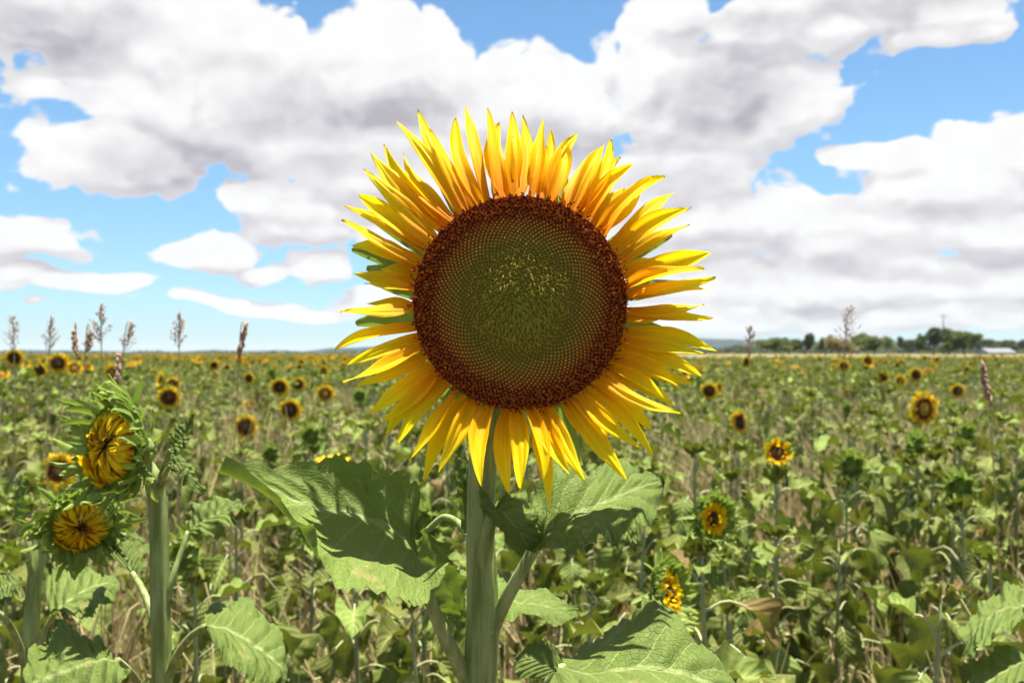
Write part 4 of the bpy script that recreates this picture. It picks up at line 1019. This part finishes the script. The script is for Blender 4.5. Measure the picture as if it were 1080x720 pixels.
bl2([((-4,610,1.36),(-2,622,1.32),(-6,634,1.28)), ((6,604,1.36),(4,618,1.32),(6,634,1.28)), ((18,608,1.34),(16,614,1.32),(16,622,1.30)), ((26,612,1.32),(26,613,1.32),(26,614,1.32))][::-1], 18, None, nv=24, nu=6)
bl2([((22,560,1.30),(27,562,1.29),(32,560,1.28)), ((14,535,1.31),(24,538,1.29),(30,536,1.28)), ((18,515,1.30),(22,514,1.29),(27,516,1.28)), ((22,502,1.30),(23,501,1.29),(24,502,1.29))], 19, [(27,562,1.29),(30,580,1.29),(34,610,1.30)], (.002,.003,.004), nv=20, nu=5, serr=.03)
bl2([((30,592,1.26),(22,584,1.25),(24,576,1.24)), ((14,582,1.26),(12,578,1.25),(12,572,1.24)), ((2,574,1.26),(1,573,1.25),(1,572,1.24))], 20, [(24,582,1.25),(30,594,1.28),(34,612,1.30)], (.002,.003,.004), nv=16, nu=4, serr=.05)
pt = MB(); tube(pt, [W(-12, 640, 1.22), W(8, 655, 1.24), W(22, 685, 1.28), W(28, 712, 1.30)], [.004, .0045, .0055], 8, .6, 16); pt.build('petiole', M['stem'], B, BO)

# plant cut by the right edge
c0 = W(1112, 720, 1.5); CO = np.array([c0[0], c0[1], 0.]); Cr = empty('sunflower_plant', tuple(CO))
tag(Cr, 'sunflower plant with broad sunlit leaves cut by the lower right edge of the photo', 'sunflower plant')
s_ = MB(); tube(s_, [CO, CO+[0, 0, .5], W(1110, 680, 1.5), W(1112, 600, 1.5)], [.012, .012, .01, .006], 12, .4, 30); s_.build('stem', M['stem'], Cr, CO)
big_leaf(Cr, CO, 'leaf', [((1090,630,1.5),(1078,640,1.45),(1082,652,1.4)), ((1062,616,1.54),(1060,640,1.44),(1062,664,1.36)), ((1040,634,1.52),(1040,652,1.43),(1042,676,1.36)), ((1020,652,1.48),(1026,668,1.42),(1030,688,1.37)), ((1014,690,1.42),(1015,692,1.42),(1017,694,1.41))], 21, [(1078,640,1.45),(1092,646,1.47),(1110,670,1.5)], (.0035,.004,.005), nv=36, nu=8, wave=.006)
big_leaf(Cr, CO, 'leaf', [((1100,690,1.4),(1088,694,1.36),(1092,704,1.32)), ((1062,682,1.44),(1064,704,1.35),(1072,730,1.28)), ((1036,690,1.43),(1040,720,1.34),(1046,750,1.28)), ((1020,712,1.40),(1022,742,1.33),(1026,760,1.3)), ((1010,762,1.34),(1011,764,1.34),(1012,766,1.33))], 22, [(1088,694,1.36),(1098,704,1.42),(1110,730,1.5)], (.0035,.004,.005), nv=36, nu=8, wave=.006)

# haze: thin air over the plain
m, nt = mat_new('thin_haze'); g = N(nt); pv = g.n('ShaderNodeVolumePrincipled'); pv.inputs['Color'].default_value = (.80, .90, 1.0, 1); pv.inputs['Density'].default_value = .00006
g.out(None, pv.outputs[0]); hzb = MB(); X_, Y0_, Y1_, Z0_, Z1_ = 9200, -200, 9200, -2.5, 75
hzb.add([(-X_, Y0_, Z0_), (X_, Y0_, Z0_), (X_, Y1_, Z0_), (-X_, Y1_, Z0_), (-X_, Y0_, Z1_), (X_, Y0_, Z1_), (X_, Y1_, Z1_), (-X_, Y1_, Z1_)], [(3, 2, 1, 0), (4, 5, 6, 7), (0, 1, 5, 4), (1, 2, 6, 5), (2, 3, 7, 6), (3, 0, 4, 7)])
hz_o = hzb.build('haze', m, smooth=False); tag(hz_o, 'thin bluish haze lying over the plain', kind='stuff')

# ------------------------------------------------------------------ world: sky with clouds (world directions)
SUN_EL, SUN_AZ = R(81.5), R(-66)      # azimuth from +Y toward -X (behind the flower, a little left)
wd = bpy.data.worlds.new('World'); sc.world = wd; wd.use_nodes = True; nt = wd.node_tree; nt.nodes.clear(); g = N(nt)
sky = g.n('ShaderNodeTexSky', sky_type='NISHITA'); sky.sun_disc = False; sky.sun_elevation = SUN_EL; sky.sun_rotation = -SUN_AZ
sky.air_density = 1.0; sky.dust_density = .15; sky.ozone_density = 1.5
co = g.n('ShaderNodeTexCoord').outputs['Generated']
def azel(px, py):
    w = W(px, py, 1.0)-np.array([0, 0, CAMZ]); w /= np.linalg.norm(w); return math.atan2(w[0], w[1]), math.asin(w[2])
# group: density(uv)
blobs = [ # px, py, rx, ry, strength
 (255,105,215,85),(120,165,110,48),(330,150,150,60),(430,70,130,70),(560,115,130,55),(60,22,120,40),(220,40,180,45),(410,190,120,50),
 (215,268,66,24),(320,235,70,28),(345,285,42,22),(270,288,40,14),(15,250,82,24),(95,300,72,14),(10,290,60,16),(240,320,100,9),(330,330,34,8),(30,325,14,5),
 (745,105,150,66),(690,70,80,80),(830,120,70,48),(700,20,60,30),(880,18,200,30),(980,35,70,16),(700,200,130,50),(770,240,150,40),
 (920,245,150,38),(1010,195,105,46),(1065,160,60,36),(960,160,36,12),(290,212,70,22),(500,190,150,60),(905,165,40,14),(880,300,260,36),(1030,245,120,30),(950,335,200,20),(760,335,160,24),(560,250,200,80),(480,320,140,30),(1000,300,160,30)]
greys = [(60,22,120,26,.9),(340,118,125,30,.8),(190,175,110,26,.7),(400,165,110,26,.6),(765,98,75,42,1.0),(900,16,190,16,.9),(710,195,110,30,.7),(960,218,80,14,.5),(900,288,190,12,.55),(320,240,60,12,.4),(560,150,120,30,.5),(870,325,160,8,.35),(30,268,60,8,.25),(430,110,90,16,.4),(760,262,150,10,.5)]
grp = bpy.data.node_groups.new('cloud_density', 'ShaderNodeTree')
grp.interface.new_socket(name='UV', in_out='INPUT', socket_type='NodeSocketVector'); grp.interface.new_socket(name='D', in_out='OUTPUT', socket_type='NodeSocketFloat'); grp.interface.new_socket(name='S', in_out='OUTPUT', socket_type='NodeSocketFloat')
q = N(grp); gi = q.n('NodeGroupInput').outputs[0]; go = q.n('NodeGroupOutput')
wv = q.v('SUBTRACT', q.noise(gi, 7, 2, .55, col=True, d2=True), (.5, .5, .5)); uvw = q.v('ADD', gi, q.v('MULTIPLY', wv, (.055, .04, 0)))
acc = None
def ell(q, uvw, px, py, rx, ry):
    a, e = azel(px, py); sx_, sy_ = F/rx, F/ry
    return q.v('LENGTH', q.v('MULTIPLY_ADD', uvw, (sx_, sy_, 0), (-a*sx_, -e*sy_, 0)))
for b_ in blobs:
    l = ell(q, uvw, *b_)
    if acc is None: acc = l
    else:
        x = q.n('ShaderNodeMath', operation='SMOOTH_MIN'); q.put(x.inputs[0], acc); q.put(x.inputs[1], l); x.inputs[2].default_value = .18; acc = x.outputs[0]
D = q.m('MULTIPLY', q.m('SUBTRACT', 1.12, acc), 1.75)
# the rest of the sky: noise clouds
sp_ = q.n('ShaderNodeSeparateXYZ'); grp.links.new(gi, sp_.inputs[0])
outside = q.m('MAXIMUM', q.mr(q.m('ABSOLUTE', sp_.outputs[0]), .50, .62), q.mr(sp_.outputs[1], .37, .46))
big = q.noise(q.v('MULTIPLY', gi, (1, 1.7, 1)), 3.2, 2, .5, d2=True)
Dn = q.m('MULTIPLY', q.m('SUBTRACT', big, .47), 4.0)
D = q.m('ADD', q.m('MULTIPLY', D, q.m('SUBTRACT', 1, outside)), q.m('MULTIPLY', Dn, outside))
D = q.m('MAXIMUM', D, -1.2)
lo = q.noise(q.v('MULTIPLY', gi, (1, 1.6, 1)), 11, 2, .5, d2=True)
grp.links.new(q.m('MINIMUM', q.m('ADD', D, q.m('MULTIPLY', q.m('SUBTRACT', lo, .5), 2.0)), 1.0), go.inputs[1])
fb = q.noise(q.v('MULTIPLY', gi, (1, 1.45, 1)), 15, 6, .60, .25, d2=True)
vo = q.n('ShaderNodeTexVoronoi', feature='SMOOTH_F1', voronoi_dimensions='2D'); q.put(vo.inputs['Vector'], q.v('ADD', q.v('MULTIPLY', gi, (1, 1.4, 1)), q.v('MULTIPLY', wv, (.08, .08, 0)))); vo.inputs['Scale'].default_value = 19; vo.inputs['Detail'].default_value = 2.5; vo.inputs['Smoothness'].default_value = .5
D = q.m('ADD', D, q.m('MULTIPLY', q.m('SUBTRACT', fb, .5), 1.05)); D = q.m('ADD', D, q.m('MULTIPLY', q.m('SUBTRACT', .42, vo.outputs[0]), .80))
grp.links.new(D, go.inputs[0])
sp = g.n('ShaderNodeSeparateXYZ'); nt.links.new(co, sp.inputs[0])
az = g.m('ARCTAN2', sp.outputs[0], sp.outputs[1]); el = g.m('ARCSINE', sp.outputs[2])
cb = g.n('ShaderNodeCombineXYZ'); g.put(cb.inputs[0], az); g.put(cb.inputs[1], el); uv = cb.outputs[0]
def dens(vec):
    x = g.n('ShaderNodeGroup'); x.node_tree = grp; g.put(x.inputs[0], vec); return x.outputs
(D0, S0), (D1, S1) = dens(uv), dens(g.v('ADD', uv, (-.008, .026, 0)))
alpha = g.mr(D0, .04, .27)
alpha = g.m('MULTIPLY', alpha, g.mr(el, .0, .04, .55, 1.0))
sh = g.mr(g.m('SUBTRACT', D1, D0), -.35, .75); base_ = g.mr(g.m('SUBTRACT', S1, S0), -.12, .40)                     # more cloud above a point: less light reaches it
gw = g.v('ADD', uv, g.v('MULTIPLY', g.v('SUBTRACT', g.noise(uv, 9, 3, .6, col=True, d2=True), (.5, .5, .5)), (.09, .06, 0)))
gacc = None
for (px, py, rx, ry, s) in greys:
    x = g.mr(ell(g, gw, px, py, rx, ry), 1.25, .2, 0, s)
    gacc = x if gacc is None else g.m('MAXIMUM', gacc, x)
soft = g.noise(g.v('MULTIPLY', uv, (1, 1.5, 1)), 22, 4, .6, d2=True)
dark = g.m('ADD', g.m('MULTIPLY_ADD', sh, .32, g.m('MULTIPLY', base_, .30)), g.m('ADD', g.m('MULTIPLY', gacc, g.m('MULTIPLY_ADD', soft, .6, .36)), g.m('MULTIPLY', g.m('SUBTRACT', soft, .5), .30)), clamp=True)
dark = g.m('MULTIPLY', dark, g.mr(D0, -.05, .35, .35, 1.0))
CL = 7.1
cc = g.mix(dark, (CL, CL, CL*1.0), (CL*.50, CL*.48, CL*.54))
# bluish tint multiplied into the sky colour, strongest low over the horizon
skyc = g.mix(1.0, sky.outputs[0], g.ramp(g.m('MULTIPLY', el, 2.5), [(0, (.62, .84, 1.16)), (.12, (.70, .95, 1.2)), (.5, (.86, 1.12, 1.24)), (1, (.86, 1.12, 1.22))]), 'MULTIPLY')
col = g.mix(alpha, skyc, cc)
bg = g.n('ShaderNodeBackground'); g.put(bg.inputs[0], col); bg.inputs[1].default_value = .05
o = g.n('ShaderNodeOutputWorld'); nt.links.new(bg.outputs[0], o.inputs[0])

# sun
sd = bpy.data.lights.new('sun', 'SUN'); sd.energy = 5.0; sd.angle = R(.53); sd.color = (1, .955, .88)
so_ = link('sun', sd); dirv = Vector((-math.sin(SUN_AZ)*math.cos(SUN_EL), math.cos(SUN_AZ)*math.cos(SUN_EL), math.sin(SUN_EL)))
so_.rotation_euler = dirv.to_track_quat('Z', 'Y').to_euler(); so_.location = (0, 0, 30)

sc.view_settings.view_transform = 'Standard'; sc.view_settings.look = 'None'; sc.view_settings.exposure = 1.48; sc.view_settings.gamma = 1
sc.render.engine = 'CYCLES'
cy = sc.cycles
cy.use_denoising = True
try: cy.denoiser = 'OPENIMAGEDENOISE'
except Exception: pass
cy.max_bounces = 5; cy.diffuse_bounces = 3; cy.transmission_bounces = 4; cy.glossy_bounces = 2
cy.use_adaptive_sampling = True; cy.adaptive_threshold = .02
cy.sample_clamp_indirect = 6
wd.cycles.sampling_method = 'NONE'
cy.adaptive_min_samples = 12
